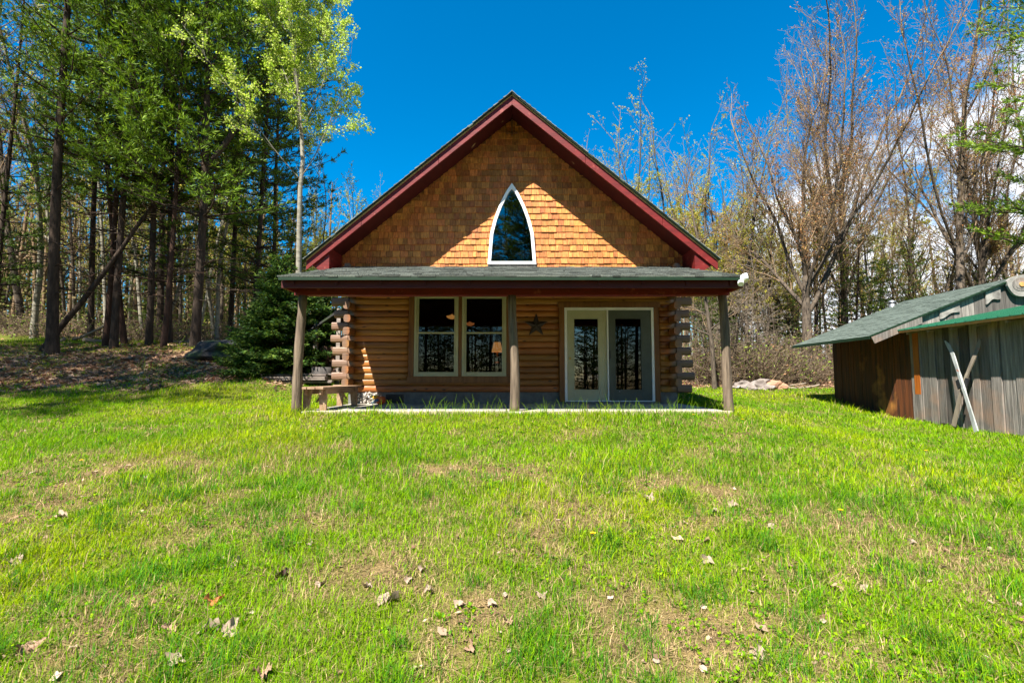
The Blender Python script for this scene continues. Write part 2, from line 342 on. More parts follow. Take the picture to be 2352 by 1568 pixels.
def vnoise(x, y, s, o=0):
    x = np.asarray(x) * s + 37.7 + o * 13.1; y = np.asarray(y) * s + 91.3 + o * 7.7
    xi = np.floor(x).astype(int); yi = np.floor(y).astype(int); fx = x - xi; fy = y - yi; fx = fx * fx * (3 - 2 * fx); fy = fy * fy * (3 - 2 * fy)
    g = lambda a, b: _G[a % 256, b % 256]
    return (g(xi, yi) * (1 - fx) + g(xi + 1, yi) * fx) * (1 - fy) + (g(xi, yi + 1) * (1 - fx) + g(xi + 1, yi + 1) * fx) * fy
def fbm(x, y, s, o=0): return (vnoise(x, y, s, o) * 0.5 + vnoise(x, y, s * 2.1, o + 1) * 0.3 + vnoise(x, y, s * 4.3, o + 2) * 0.2)
def litter_mask(x, y):
    """1 where dead leaves and forest floor lie instead of lawn"""
    n = (fbm(x, y, 0.55, 5) - 0.5) * 3.4
    left = np.clip((y - (11.3 + n) + np.clip(x + 4.6, -20, 20) * -0.05 - np.clip(x + 5.2, 0, 9) * 3) / 0.9, 0, 1) * (x < -3)
    gy = np.clip(1 - (np.abs(y - 18.5 - n * 0.6) / 2.6) ** 2, 0, 1) * np.clip((-12.5 - x) / 3, 0, 1)   # a sunny grass bank at the far left
    left = left * (1 - gy) * (1 - .45 * np.clip((y - 14.3 - n * .3) / 1.2, 0, 1)) * np.clip(1.9 * fbm(x, y, 1.3, 15) - .05, 0, 1)
    right = np.clip((y - (17.6 + n * 0.5)) / 0.7, 0, 1) * (x > -3)
    back = np.clip((-8 - y) / 2, 0, 1); side = np.clip((-14 + n - x) / 2, 0, 1) * (y < 11)
    return np.clip(left + right + back * 0.6 + side * 0.7, 0, 1)
BARE = [(-5.3, 4.9, 1.4, 0.5), (-3.9, 5.6, 1.1, 0.35), (-4.2, 4.2, 0.9, 0.6), (-1.0, 3.3, 0.9, 0.35), (0.2, 4.3, 0.9, 0.3), (-0.3, 3.0, 0.5, 0.35), (1.6, 5.0, 0.8, 0.22), (2.5, 4.3, 0.8, 0.22), (-2.3, 2.9, 0.5, 0.25),
        (3.2, 3.7, 0.6, 0.25), (1.0, 2.8, 0.5, 0.3), (-0.6, 5.4, 0.9, 0.2), (0.6, 3.4, 0.7, 0.3), (4.3, 3.5, 0.4, 0.2), (-3.3, 3.1, 0.4, 0.3), (-1.6, 4.2, 0.5, 0.3)]
def bare_mask(x, y):
    b = np.zeros(np.shape(x))
    for cx, cy, rx, ry in BARE: b = np.maximum(b, np.exp(-(((x - cx) / rx) ** 2 + ((y - cy) / (ry * 1.4)) ** 2)))
    n = fbm(x, y, 2.2, 9)
    near = np.clip((7.5 - y) / 3, 0, 1)
    return np.clip((b * 0.75 + near * 0.03 + (n - 0.53) * 1.7), 0, 1)
def make_ground():
    def axis(a, b, fine0, fine1, st):
        c = list(np.arange(fine0, fine1, st)); s = st; v = fine1
        while v < b: c.append(v); s *= 1.25; v += s
        c.append(b); s = st; v = fine0 - st; lo = []
        while v > a: lo.append(v); s *= 1.25; v -= s
        lo.append(a); return np.array(sorted(lo + c))
    X = axis(-700, 700, -16, 14, 0.14); Y = axis(-700, 1200, 1.5, 22, 0.14)
    gx, gy = np.meshgrid(X, Y); gz = zgv(gx, gy)
    gz = gz + (fbm(gx, gy, 1.3, 3) - 0.5) * 0.09 + (vnoise(gx, gy, 5, 4) - 0.5) * 0.03
    # keep the soil below the porch slab
    inp = (np.abs(gx) < 3.75) & (gy > 8.32) & (gy < 19.5)
    gz = np.where(inp, np.minimum(gz, -0.66), gz)
    lm = litter_mask(gx, gy)[..., None]; bm_ = bare_mask(gx, gy)[..., None]
    n1 = fbm(gx, gy, 3.0, 21)[..., None]
    lawn = np.array([0.055, 0.085, 0.006]) * (1 - n1) + np.array([0.13, 0.13, 0.02]) * n1  # dark greens paint in the deep shade between the blades
    n2 = vnoise(gx, gy, 6.5, 31)[..., None]; straw = np.array([0.22, 0.15, 0.065]) * n2 + np.array([0.075, 0.045, 0.025]) * (1 - n2)
    lit = np.array([0.17, 0.095, 0.055]) * (1 - n1) + np.array([0.30, 0.19, 0.11]) * n1
    col = lawn * (1 - bm_) + straw * bm_; col = col * (1 - lm) + lit * lm
    ny, nx = gx.shape; idx = np.arange(ny * nx).reshape(ny, nx)
    F = np.stack([idx[:-1, :-1], idx[:-1, 1:], idx[1:, 1:], idx[1:, :-1]], -1).reshape(-1, 4)
    me = np_mesh('ground', np.stack([gx, gy, gz], -1).reshape(-1, 3), [F], M['ground'], col.reshape(-1, 3), smooth=True)
    o = link('ground', me); tag(o, kind='structure')
make_ground()

def surf(x, y):
    z = zgv(x, y) + (fbm(x, y, 1.3, 3) - 0.5) * 0.09 + (vnoise(x, y, 5, 4) - 0.5) * 0.03
    return z

# ================================================================= CABIN
WY = 10.90; FL = -0.555
cabin = empty('log_cabin', (0, WY, -0.6), 'small log cabin with red trimmed gable of cedar shingles and a full width front porch', 'cabin')
rnd = random.Random(4)
def log_x(mb, x0, x1, zc, h, y, bulge=0.045, depth=0.10, seed=0, full=False):
    n = max(2, int((x1 - x0) / 0.16) + 1); prof = []
    for i in range(11):
        t = -math.pi / 2 + math.pi * i / 10; prof.append((-abs(math.cos(t)) ** 0.48 if abs(math.cos(t)) > 1e-6 else 0, math.sin(t)))
    vs = []; k = len(prof) + 2; o = rnd.random() * 9
    for i in range(n):
        x = x0 + (x1 - x0) * i / (n - 1)
        w1 = 1 + 0.07 * math.sin(x * 2.3 + o * 3) + 0.05 * math.sin(x * 7.1 + o); dz = 0.003 * math.sin(x * 1.7 + o * 5)
        for a, b in prof: vs.append((x, y + a * bulge * w1, zc + dz + b * h * 0.497))
        vs.append((x, y + depth, zc + h * 0.49)); vs.append((x, y + depth, zc - h * 0.49))
    fs = []
    for i in range(n - 1):
        for j in range(k): fs.append((i * k + j, (i + 1) * k + j, (i + 1) * k + (j + 1) % k, i * k + (j + 1) % k))
    mb.add(vs, fs, True)
    b0 = len(mb.v) - len(vs)
    mb.f.append(tuple(b0 + j for j in range(k))); mb.sm.append(False)
    mb.f.append(tuple(b0 + (n - 1) * k + j for j in range(k))[::-1]); mb.sm.append(False)
wx0, wz0 = at(950, 864, WY - 0.04); wx1, wz1 = at(1163, 676.5, WY - 0.04)
dx0, dzt = at(1296, 706.5, WY - 0.04); dx1, _ = at(1500, 706.5, WY - 0.04)
CAS = 0.115
lw = MB(); PIT = 0.1365; NC = 20
for i in range(NC):
    zc = -0.30 + PIT * (i + 0.5); odd = i % 2
    a = -3.60 if not odd else -3.44; b = 3.60 if not odd else 3.44
    spans = [(a, b)]
    if wz0 - CAS < zc < wz1 + 0.05: spans = [(a, wx0 - CAS * 0.8), (wx1 + CAS * 0.8, spans[0][1])]
    if zc < dzt + CAS * 0.8:
        s = spans.pop(); spans += [(s[0], dx0 - CAS * 0.8), (dx1 + CAS * 0.8, s[1])]
    for s in spans: log_x(lw, s[0], s[1], zc, PIT, WY)
for i in range(0, NC, 2):
    zc = -0.30 + PIT * (i + 0.5)
    for s in (-1, 1):
        e_ = (3.93 + rnd.uniform(-.05, .04)) * s; hh = PIT * rnd.uniform(.60, .70); prof = []
        for j in range(12):
            t = 2 * math.pi * j / 12; prof.append((WY + .035 + .092 * math.copysign(abs(math.cos(t)) ** .5, math.cos(t)), zc + hh * math.copysign(abs(math.sin(t)) ** .6, math.sin(t))))
        a_, b_ = sorted((3.59 * s, e_)); lw.prism(prof, 'x', a_, b_)
lw.build('log_wall', M['log'], cabin)
# side walls: log ends stand out in front of the corner
for sx in (-1, 1):
    sw = MB()
    for i in range(NC):
        zc = -0.30 + PIT * (i + 0.5); odd = i % 2
        y0 = WY - 0.41 + rnd.uniform(-.03, .03) if odd else WY + 0.11
        hw = 0.073; h = PIT * 0.60; n = 10; prof = []
        for j in range(n):
            t = 2 * math.pi * j / n; prof.append((sx * 3.505 + hw * math.copysign(abs(math.cos(t)) ** 0.55, math.cos(t)), zc + h * math.copysign(abs(math.sin(t)) ** 0.7, math.sin(t))))
        sw.prism(prof, 'y', y0, 19.5)
    sw.build('side_wall', M['log'], cabin)
MB().box(-3.5, 3.5, 19.4, 19.55, -0.3, 2.45).build('back_wall', M['log'], cabin)
MB().prism([(-3.84, 2.46), (3.84, 2.46), (3.84, 2.60), (0, 5.80), (-3.84, 2.60)], 'y', 19.4, 19.52).build('back_gable', M['wood'], cabin)
fo = MB(); fo.box(-3.56, 3.60, WY + 0.0, WY + 0.2, -0.75, -0.302)
fo.box(-3.56, -3.40, WY + 0.2, 19.5, -0.75, -0.302); fo.box(3.44, 3.60, WY + 0.2, 19.5, -0.75, -0.302)
fo.build('foundation', M['concrete'], cabin)
MB().box(-2.74, -2.36, WY - 0.012, WY + 0.05, -0.53, -0.35).build('crawl_space_vent', M['dark'], cabin)
pb = MB(); pr = random.Random(8)
for i in range(90):
    v, f = blob((pr.uniform(-3.38, -2.86), WY - 0.03 - pr.random() * .02, pr.uniform(-0.55, -0.33)), (pr.uniform(.02, .04),) * 3, i, 1, 0.2); pb.add(v, f, True)
pb.box(-3.40, -2.84, WY - .02, WY - .001, -.56, -.32)
pb.build('pebble_facing', M['pebble'], cabin)
sl = MB(); xs = [-3.52, -1.9, -0.1, 1.7, 3.66]
for a, b in zip(xs[:-1], xs[1:]): sl.box(a + .004, b - .004, 8.36, 10.9, -0.78, FL)
sl.build('porch_floor', M['slab'], cabin, bevel=0.012)
eb = MB()
for a, b in ((-3.40, -0.12), (0.16, 3.64)): eb.box(a, b, 8.27, 8.35, -0.72, FL + 0.012)
eb.build('porch_edge_board', mat('pale edge board', (0.46, 0.37, 0.27), (0.30, 0.23, 0.16), (3, 20, 20), 0.85, 0.3), cabin, bevel=0.006)

# trim around the windows and the door
tr = MB()
for a, b in ((wx0 - CAS, wx0 - 0.002), (wx1 + 0.002, wx1 + CAS)): tr.box(a, b, WY - 0.075, WY + 0.05, wz0 - 0.0, wz1 + 0.02)
tr.box(wx0 - CAS - .02, wx1 + CAS + .02, WY - 0.08, WY + 0.05, wz1 + 0.021, wz1 + 0.14)
tr.box(wx0 - CAS - .02, wx1 + CAS + .02, WY - 0.085, WY + 0.05, wz0 - 0.14, wz0 - 0.003)
xm0 = at(1052.5, 800, WY - .04)[0]; xm1 = at(1061, 800, WY - .04)[0]
tr.box(xm0 + .002, xm1 - .002, WY - 0.06, WY + 0.05, wz0, wz1)
tr.build('window_casing', M['wood'], cabin, bevel=0.006)
td = MB()
for a, b in ((dx0 - CAS, dx0 - 0.002), (dx1 + 0.002, dx1 + CAS)): td.box(a, b, WY - 0.075, WY + 0.05, -0.50, dzt + 0.002)
td.box(dx0 - CAS - .03, dx1 + CAS + .03, WY - 0.08, WY + 0.05, dzt + 0.004, dzt + 0.12)
td.build('door_casing', M['wood'], cabin, bevel=0.006)
def rect_frame(mb, x0, x1, z0, z1, y0, y1, wl, wb=None, wt=None):
    wb = wb or wl; wt = wt or wl
    mb.box(x0, x0 + wl, y0, y1, z0, z1); mb.box(x1 - wl, x1, y0, y1, z0, z1)
    mb.box(x0 + wl, x1 - wl, y0, y1, z0, z0 + wb); mb.box(x0 + wl, x1 - wl, y0, y1, z1 - wt, z1)
def window(x0, x1, lab):
    mb = MB(); rect_frame(mb, x0, x1, wz0, wz1, WY - 0.06, WY + 0.04, 0.05, 0.05)
    fr = mb.build('window', M['cream'], cabin, bevel=0.004); fr['label'] = lab
    zm = at(1000, 766, WY)[1]
    for nm, a, b, y in (('upper_sash', zm - 0.012, wz1 - 0.048, WY - 0.015), ('lower_sash', wz0 + 0.048, zm + 0.03, WY - 0.035)):
        s = MB(); rect_frame(s, x0 + 0.048, x1 - 0.048, a, b, y, y + 0.028, 0.045, 0.045 if nm[0] == 'l' else 0.03, 0.035)
        s.build('sash', M['cream'], fr, bevel=0.003)
        p = MB(); p.box(x0 + 0.09, x1 - 0.09, y + 0.010, y + 0.013, a + 0.03, b - 0.03); p.build('pane', M['glass'], fr)
window(wx0, xm0, 'left double hung window'); window(xm1, wx1, 'right double hung window')
# door unit
db = -0.515
mb = MB(); rect_frame(mb, dx0, dx1, db, dzt, WY - 0.07, WY + 0.06, 0.055, 0.03); xj = at(1395, 800, WY)[0]
mb.box(xj - 0.012, xj + 0.016, WY - 0.068, WY + 0.05, db + .03, dzt - .055)
mb.build('door_frame', M['white'], cabin, bevel=0.004)
def leaf(x0, x1, gx0, gx1, name, m, glass, y, lab):
    gz1 = at(1340, 732, WY)[1]; gz0 = at(1340, 895, WY)[1]
    s = MB(); s.box(x0, gx0, y, y + .045, db + .03, dzt - .06); s.box(gx1, x1, y, y + .045, db + .03, dzt - .06)
    s.box(gx0, gx1, y, y + .045, db + .03, gz0); s.box(gx0, gx1, y, y + .045, gz1, dzt - .06)
    d = s.build(name, m, cabin, bevel=0.003); d['label'] = lab
    g = MB(); rect_frame(g, gx0 - .015, gx1 + .015, gz0 - .015, gz1 + .015, y - .010, y - .001, .022); g.build('glazing_bead', m, d)
    p = MB(); p.box(gx0, gx1, y + .02, y + .024, gz0, gz1); p.build('pane', glass, d)
    return d
g = lambda u: at(u, 800, WY)[0]
d1 = leaf(dx0 + .056, xj - .014, g(1318), g(1374), 'door', M['cream'], M['glass_door'], WY - 0.02, 'cream door leaf with a tall glass')
d2 = leaf(xj + .018, dx1 - .056, g(1412), g(1472), 'screen_door', M['greydoor'], M['glass_dark'], WY - 0.045, 'grey screen door with a tall dark glass')
hx, hz = at(1309, 823, WY); h = MB(); h.box(hx - .02, hx + .02, WY - .034, WY - .02, hz - .025, hz + .025); h.tube([(hx, WY - .06, hz), (hx, WY - .03, hz)], .013); h.build('handle', M['brass'], d1)
hx, hz = at(1398.5, 815, WY); h = MB(); h.box(hx, hx + .02, WY - .085, WY - .045, hz - .09, hz + .09); h.build('handle', M['dark'], d2)
hx, hz = at(1422, 898, WY); h = MB(); h.lathe((hx, WY - .06, hz - .02), [(0.001, 0), (.012, .004), (.012, .02), (0.001, .03)]); h.build('pet_latch', M['steel'], d2)
st = MB(); st.box(dx0 + .02, dx1 - .02, WY - 0.16, WY - 0.0705, FL, db + .012); st.build('door_sill', M['concrete'], cabin)

# ---- gable: shingles, lancet window, soffit, barge boards, roof
SL = 0.834; ZS = 5.83; GY = 10.87
gx_, gzb = at(1120, 607, GY - .05); gx2_, _ = at(1231.5, 607, GY - .05); _, gza = at(1176, 421, GY - .05)
GW = (gx2_ - gx_) / 2; GC = (gx_ + gx2_) / 2
HF = np.array([0, .376, .54, .62, .707, .80, .872, .94, 1.0]); HV = np.array([1, .90, .76, .665, .555, .405, .285, .145, 0.0])
def lancet(z):
    f = (z - gzb) / (gza - gzb)
    return -1 if f < -0.0 or f > 1 else GW * float(np.interp(f, HF, HV))
def shingle_plane(mb, P0, du, dv, dn, W, H, expo, wmin, wmax, th, rng, clip=None, jit=0.0, u0=0.0):
    P0, du, dv, dn = map(Vector, (P0, du, dv, dn)); nrow = int(math.ceil(H / expo))
    for r in range(nrow):
        v0 = r * expo; u = u0 - rng.random() * wmax
        while u < W:
            wd = rng.uniform(wmin, wmax); a, b = max(u, u0), min(u + wd - 0.007, W); u += wd
            if b - a < 0.015: continue
            lo = v0 + rng.uniform(-jit, jit); hi = min(v0 + expo * 1.12, H)
            segs = [(a, b, lo, hi)] if clip is None else clip(a, b, lo, hi)
            for a_, b_, lo_, hi_ in segs:
                if b_ - a_ < 0.01 or hi_ - lo_ < 0.01: continue
                t = th * rng.uniform(0.7, 1.35); q = []
                for (uu, vv, nn) in ((a_, lo_, 0), (b_, lo_, 0), (b_, lo_, t), (a_, lo_, t), (a_, hi_, 0.001), (b_, hi_, 0.001), (b_, hi_, 0.003), (a_, hi_, 0.003)):
                    q.append(P0 + du * uu + dv * vv + dn * nn)
                mb.add(q, [(0, 3, 2, 1)[::-1], (3, 7, 6, 2)[::-1], (0, 4, 7, 3)[::-1], (1, 2, 6, 5)[::-1]])
gz0 = 2.38
def gclip(a, b, lo, hi):
    a -= 4; b -= 4; z0 = gz0 + lo; z1 = gz0 + hi; m = max(abs(a), abs(b))
    z1 = min(z1, ZS - SL * m + 0.06)
    if z1 - z0 < .01: return []
    out = [(a, b)]; zm = (z0 + z1) / 2
    hw = lancet(zm)
    if gzb - .09 < zm <= gzb: hw = GW
    if hw > 0:
        l, r_ = GC - hw, GC + hw; out = []
        if a < l: out.append((a, min(b, l + .01)))
        if b > r_: out.append((max(a, r_ - .01), b))
    return [(p + 4, q + 4, z0 - gz0, z1 - gz0) for p, q in out if abs(p) < 3.86 and abs(q) < 3.86]
mb = MB(); shingle_plane(mb, (-4, GY, gz0), (1, 0, 0), (0, 0, 1), (0, -1, 0), 8, 3.5, 0.142, 0.075, 0.185, 0.024, random.Random(3), gclip, 0.006)
mb.build('shingle_siding', M['cedar'], cabin)
# sheathing behind the shingles, open behind the window: left and right halves
mb = MB()
zz = [gzb - .0, *[gzb + (gza - gzb) * f for f in (.2, .376, .54, .62, .707, .8, .872, .94, 1)]]
for s in (-1, 1):
    pl = [(s * 0.0 + GC, gz0 - .2), (s * 3.84, gz0 - .2), (s * 3.84, ZS - SL * 3.84 + .03), (0 + GC, ZS + .03), (GC, gza)]
    pl += [(GC + s * lancet(z - 1e-6), z) for z in zz[::-1][1:]] + [(GC, gzb)]
    mb.prism(pl if s > 0 else pl[::-1], 'y', GY + .001, GY + 0.10)
mb.build('gable_wall', M['wood'], cabin)
def lanc_poly(inset, n=40):
    pts = []
    zb = gzb + inset
    for s in (1, -1):
        seq = [i / n for i in range(n + 1)]
        if s < 0: seq = seq[::-1][1:]
        for f in seq:
            ztop = gza - inset * 2.0; z = zb + (ztop - zb) * f
            ff = (z - gzb) / (gza - gzb); hwv = GW * float(np.interp(ff, HF, HV)) - inset * (1 + 0.10 * ff)
            if f == 1: hwv = 0
            pts.append((GC + s * max(hwv, 0), z))
    return pts
def ring(mb, A, B, y0, y1):
    n = len(A); vs = [(x, y0, z) for x, z in A] + [(x, y0, z) for x, z in B] + [(x, y1, z) for x, z in A] + [(x, y1, z) for x, z in B]; fs = []
    for i in range(n):
        j = (i + 1) % n
        fs += [(i, j, n + j, n + i), (2 * n + i, 3 * n + i, 3 * n + j, 2 * n + j), (i, 2 * n + i, 2 * n + j, j), (n + i, n + j, 3 * n + j, 3 * n + i)]
    mb.add(vs, fs)
mb = MB(); ring(mb, lanc_poly(0), lanc_poly(0.065), GY - 0.065, GY + 0.05)
gw = mb.build('gable_window', M['white'], cabin); gw['label'] = 'pointed arch window with white frame'
P = lanc_poly(0.05); mb = MB(); mb.prism(P, 'y', GY - .01, GY - .006); mb.build('pane', M['glass_up'], gw)
mb = MB(); mb.box(GC - GW, GC + GW, GY - .04, GY + .02, gzb - .085, gzb - .002); mb.build('sill', M['grey_plank'], gw)
# roof
def slope_prism(mb, zt, zb, y0, y1, x0=0.0, x1=4.21, side=1, plumb=True):
    mb.prism([(side * x0, zt - SL * x0), (side * x1, zt - SL * x1), (side * x1, zb - SL * x1), (side * x0, zb - SL * x0)][::side], 'y', y0, y1)
RT = 5.95
for s in (-1, 1):
    mb = MB(); slope_prism(mb, RT, RT - 0.05, 10.04, 20.3, side=s, x0=0.001); mb.build('roof_deck', M['tan_edge'], cabin)
    mb = MB(); [slope_prism(mb, RT - .052, RT - 0.235, 10.055 + dy, 10.10, side=s, x0=xa_, x1=xb_) for xa_, xb_, dy in ((.002, 1.52, 0), (1.528, 3.10, .003), (3.108, 4.21, 0))]; bb = mb.build('barge_board', M['red'], cabin)
    mb = MB(); slope_prism(mb, RT - .052, ZS, 10.101, 10.868, side=s, x0=0.002, x1=4.15); mb.build('soffit', M['red_worn_shade'], cabin)
    zl = ZS - SL * 4.15
    mb = MB(); mb.prism([(s * 4.17, zl - .03), (s * 3.90, zl - .19), (s * 3.76, zl - .19), (s * 3.76, ZS - SL * 3.76 - .002), (s * 4.17, ZS - SL * 4.17 - .002)][::s], 'y', 10.102, 10.86)
    mb.build('eave_return', M['red'], cabin)
    mb = MB(); d = Vector((-s, 0, SL)).normalized(); n = Vector((s * SL, 0, 1)).normalized()
    L_ = math.hypot(4.25, 4.25 * SL)
    p0 = Vector((s * 4.25, 9.985, RT - SL * 4.25 + .006))
    shingle_plane(mb, p0, (0, 1, 0), d, n, 10.4, L_, 0.14, 0.12, 0.34, 0.022, random.Random(7 + s), None, 0.004)
    # the shingle ends show as a dark, uneven strip along the rake
    mb.build('roof_shingles', M['asphalt'], cabin)
    mb = MB(); slope_prism(mb, RT + .004, RT - .02, 10.0, 10.04, side=s, x0=0.001, x1=4.24); mb.build('drip_edge', M['green_trim'], cabin)
mb = MB(); mb.prism([(-.14, RT - .14 * SL + .012), (0, RT + .035), (.14, RT - .14 * SL + .012), (.14, RT - .14 * SL + .004), (0, RT + .015), (-.14, RT - .14 * SL + .004)], 'y', 9.98, 20.35); mb.build('ridge_cap', M['asphalt'], cabin)
mb = MB(); mb.box(-.02, .02, 10.80, 10.845, ZS - .42, ZS - .05); mb.box(-.13, .13, 10.80, 10.85, ZS - .36, ZS - .33); mb.build('peak_bracket', M['wood'], cabin)
# porch roof
PZ0, PZ1, PY0, PY1 = 1.600, 2.43, 7.81, 10.865
ps = (PZ1 - PZ0) / (PY1 - PY0)
mb = MB(); mb.prism([(PY0, PZ0 - .05), (PY1, PZ1 - .05), (PY1, PZ1), (PY0, PZ0)], 'x', -3.69, 3.69); mb.build('porch_deck', M['red_worn_shade'], cabin)
mb = MB(); dv = Vector((0, 1, ps)).normalized(); nn = Vector((0, -ps, 1)).normalized()
shingle_plane(mb, (-3.71, PY0 - .03, PZ0 - .03 * ps + .004), (1, 0, 0), dv, nn, 7.42, math.hypot(PY1 - PY0 + .03, PZ1 - PZ0) - .001, 0.135, 0.10, 0.34, 0.022, random.Random(21), None, 0.006)
mb.build('porch_shingles', M['asphalt'], cabin)
MB().box(-3.695, 3.695, 7.785, 7.808, 1.545, 1.598).build('porch_drip_edge', M['green_trim'], cabin)
MB().box(-3.69, 3.69, 7.885, 7.92, 1.437, 1.548).build('fascia', M['red_worn_shade'], cabin)
for s in (-1, 1):
    mb = MB(); mb.prism([(PY0 + .112, 1.437), (8.3, 1.437), (10.5, 2.17), (10.5, 2.17 + .09), (PY0 + .112, PZ0 - .028)], 'x', s * 3.65, s * 3.69); mb.build('porch_rake_board', M['red'], cabin)
mb = MB(); mb.box(-3.695, 3.70, 8.38, 8.55, 1.405, 1.66); mb.build('porch_beam', M['red'], cabin)
mb = MB()
for i in range(11):
    x = -3.5 + 0.7 * i; mb.prism([(PY0 + .05, PZ0 - .052), (PY1, PZ1 - .052), (PY1, PZ1 - .15), (PY0 + .05, PZ0 - .12)], 'x', x - .02, x + .02)
mb.build('porch_rafters', M['red_worn_shade'], cabin)
for (xb, xt, r, lab, cr) in ((-3.64, -3.585, .078, 'left porch post, pale grey', .010), (0.037, 0.02, .080, 'middle porch post', .022), (3.675, 3.59, .080, 'right porch post', .012)):
    mb = MB(); pts = []; rr = []; q = random.Random(int(r * 1e4) + int(xb * 10) + 50)
    zb_ = surf(np.array([xb]), np.array([8.46]))[0] - .05
    for i in range(15):
        t = i / 14; z = zb_ + (1.404 - zb_) * t
        pts.append((xb + (xt - xb) * t + cr * math.sin(t * 5 + xb), 8.46 + cr * math.cos(t * 4), z)); rr.append(r * (1.06 - .18 * t) * (1 + q.uniform(-.07, .07)))
    mb.tube(pts, rr, 14); o = mb.build('porch_post', M['post'], cabin); o['label'] = lab
# interior shell so that the windows look into a room
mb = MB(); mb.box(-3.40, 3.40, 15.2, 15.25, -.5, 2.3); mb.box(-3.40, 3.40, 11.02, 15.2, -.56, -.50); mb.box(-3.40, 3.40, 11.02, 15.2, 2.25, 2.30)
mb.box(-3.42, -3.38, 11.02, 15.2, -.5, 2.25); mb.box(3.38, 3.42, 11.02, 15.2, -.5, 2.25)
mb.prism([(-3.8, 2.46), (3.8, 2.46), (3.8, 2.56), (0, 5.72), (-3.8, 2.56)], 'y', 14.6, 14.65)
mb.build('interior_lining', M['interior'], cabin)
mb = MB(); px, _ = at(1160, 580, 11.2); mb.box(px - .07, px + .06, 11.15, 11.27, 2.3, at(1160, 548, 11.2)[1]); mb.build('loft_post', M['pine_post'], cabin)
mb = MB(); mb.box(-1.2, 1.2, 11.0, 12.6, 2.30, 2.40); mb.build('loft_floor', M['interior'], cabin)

# things in the cabin
def pillow(x0, x1, y, z0, z1, lab):
    mb = MB(); n = 12; vs = []; fs = []
    for side in (1, -1):
        for i in range(n + 1):
            for j in range(n + 1):
                u = i / n * 2 - 1; v = j / n * 2 - 1; hgt = (max(0, (1 - u ** 4) * (1 - v ** 4))) ** .5
                vs.append(((x0 + x1) / 2 + u * (x1 - x0) / 2 + .02 * math.sin(v * 5), y + v * .22, (z0 + z1) / 2 + side * hgt * (z1 - z0) / 2 + .015 * math.sin(u * 7 + v * 3)))
    m_ = (n + 1) ** 2
    for s_ in (0, 1):
        for i in range(n):
            for j in range(n):
                q = [s_ * m_ + i * (n + 1) + j, s_ * m_ + (i + 1) * (n + 1) + j, s_ * m_ + (i + 1) * (n + 1) + j + 1, s_ * m_ + i * (n + 1) + j + 1]; fs.append(tuple(q if s_ == 0 else q[::-1]))
    mb.add(vs, fs, True); o = mb.build('pillow', M['pillow']); tag(o, lab, 'pillow', 'pillows behind the gable window')
a = at(1184, 600, 11.35); b = at(1236, 590, 11.35)
pillow(a[0] - .2, a[0] + .55, 11.35, 2.405, 2.62, 'lower striped pillow lying flat behind the pointed window')
pillow(a[0] + .0, a[0] + .58, 11.38, 2.625, 2.84, 'upper puffed pillow lying on the other pillow behind the pointed window')
def lamp_pendant(u, v, Y, m, lab):
    x, z = at(u, v, Y); e = empty('ceiling_lamp', (x, Y, z), lab, 'lamp', 'pendant lamps inside the cabin')
    MB().lathe((x, Y, z), [(.001, -.045), (.07, -.03), (.12, .0), (.135, .035), (.12, .035), (.03, .06), (.015, .08)]).build('lamp_shade', m, e)
    MB().tube([(x, Y, z + .08), (x, Y, 2.24)], .008, 6).build('cord', M['dark'], e)
lamp_pendant(1038, 729, 12.0, M['glow'], 'amber bowl lamp hanging behind the left window, nearest the sash corner')
lamp_pendant(1079, 745, 13.6, M['glow_dim'], 'smaller dim lamp hanging farther back behind the right window')
x, z = at(1142, 797, 13.2); e = empty('table_lamp', (x, 13.2, -.5), 'table lamp with pleated amber shade lit behind the right window', 'lamp')
MB().lathe((x, 13.2, z), [(.15, -.13), (.09, .13)], 20).build('lamp_shade', M['glow'], e)
MB().lathe((x, 13.2, z - .42), [(.10, 0), (.09, .02), (.02, .04), (.05, .12), (.02, .2), (.012, .34)], 14).build('lamp_base', M['brass'], e)
tb = empty('side_table', (x, 13.2, -.5), 'small dark side table under the lit lamp inside the cabin', 'table')
MB().box(x - .3, x + .3, 12.95, 13.45, z - .46, z - .422).build('table_top', M['interior'], tb)
for sx in (-1, 1):
    for sy in (-1, 1): MB().box(x + sx * .26 - .02, x + sx * .26 + .02, 13.2 + sy * .2 - .02, 13.2 + sy * .2 + .02, -.5, z - .461).build('leg', M['interior'], tb)

# star on the wall
sx_, sz_ = at(1231.5, 747, WY - .08); vs = [(sx_, WY - .115, sz_)]
for i in range(10):
    r = .272 if i % 2 == 0 else .105; a_ = math.pi / 2 + math.pi * i / 5; vs.append((sx_ + r * math.cos(a_), WY - .064, sz_ + r * math.sin(a_)))
vs.append((sx_, WY - .063, sz_)); mb = MB(); mb.add(vs, [(0, 1 + (i + 1) % 10, 1 + i) for i in range(10)] + [(11, 1 + i, 1 + (i + 1) % 10) for i in range(10)])
o = mb.build('wall_star', M['star']); tag(o, 'dark five pointed tin star hanging on the log wall beside the door', 'star')
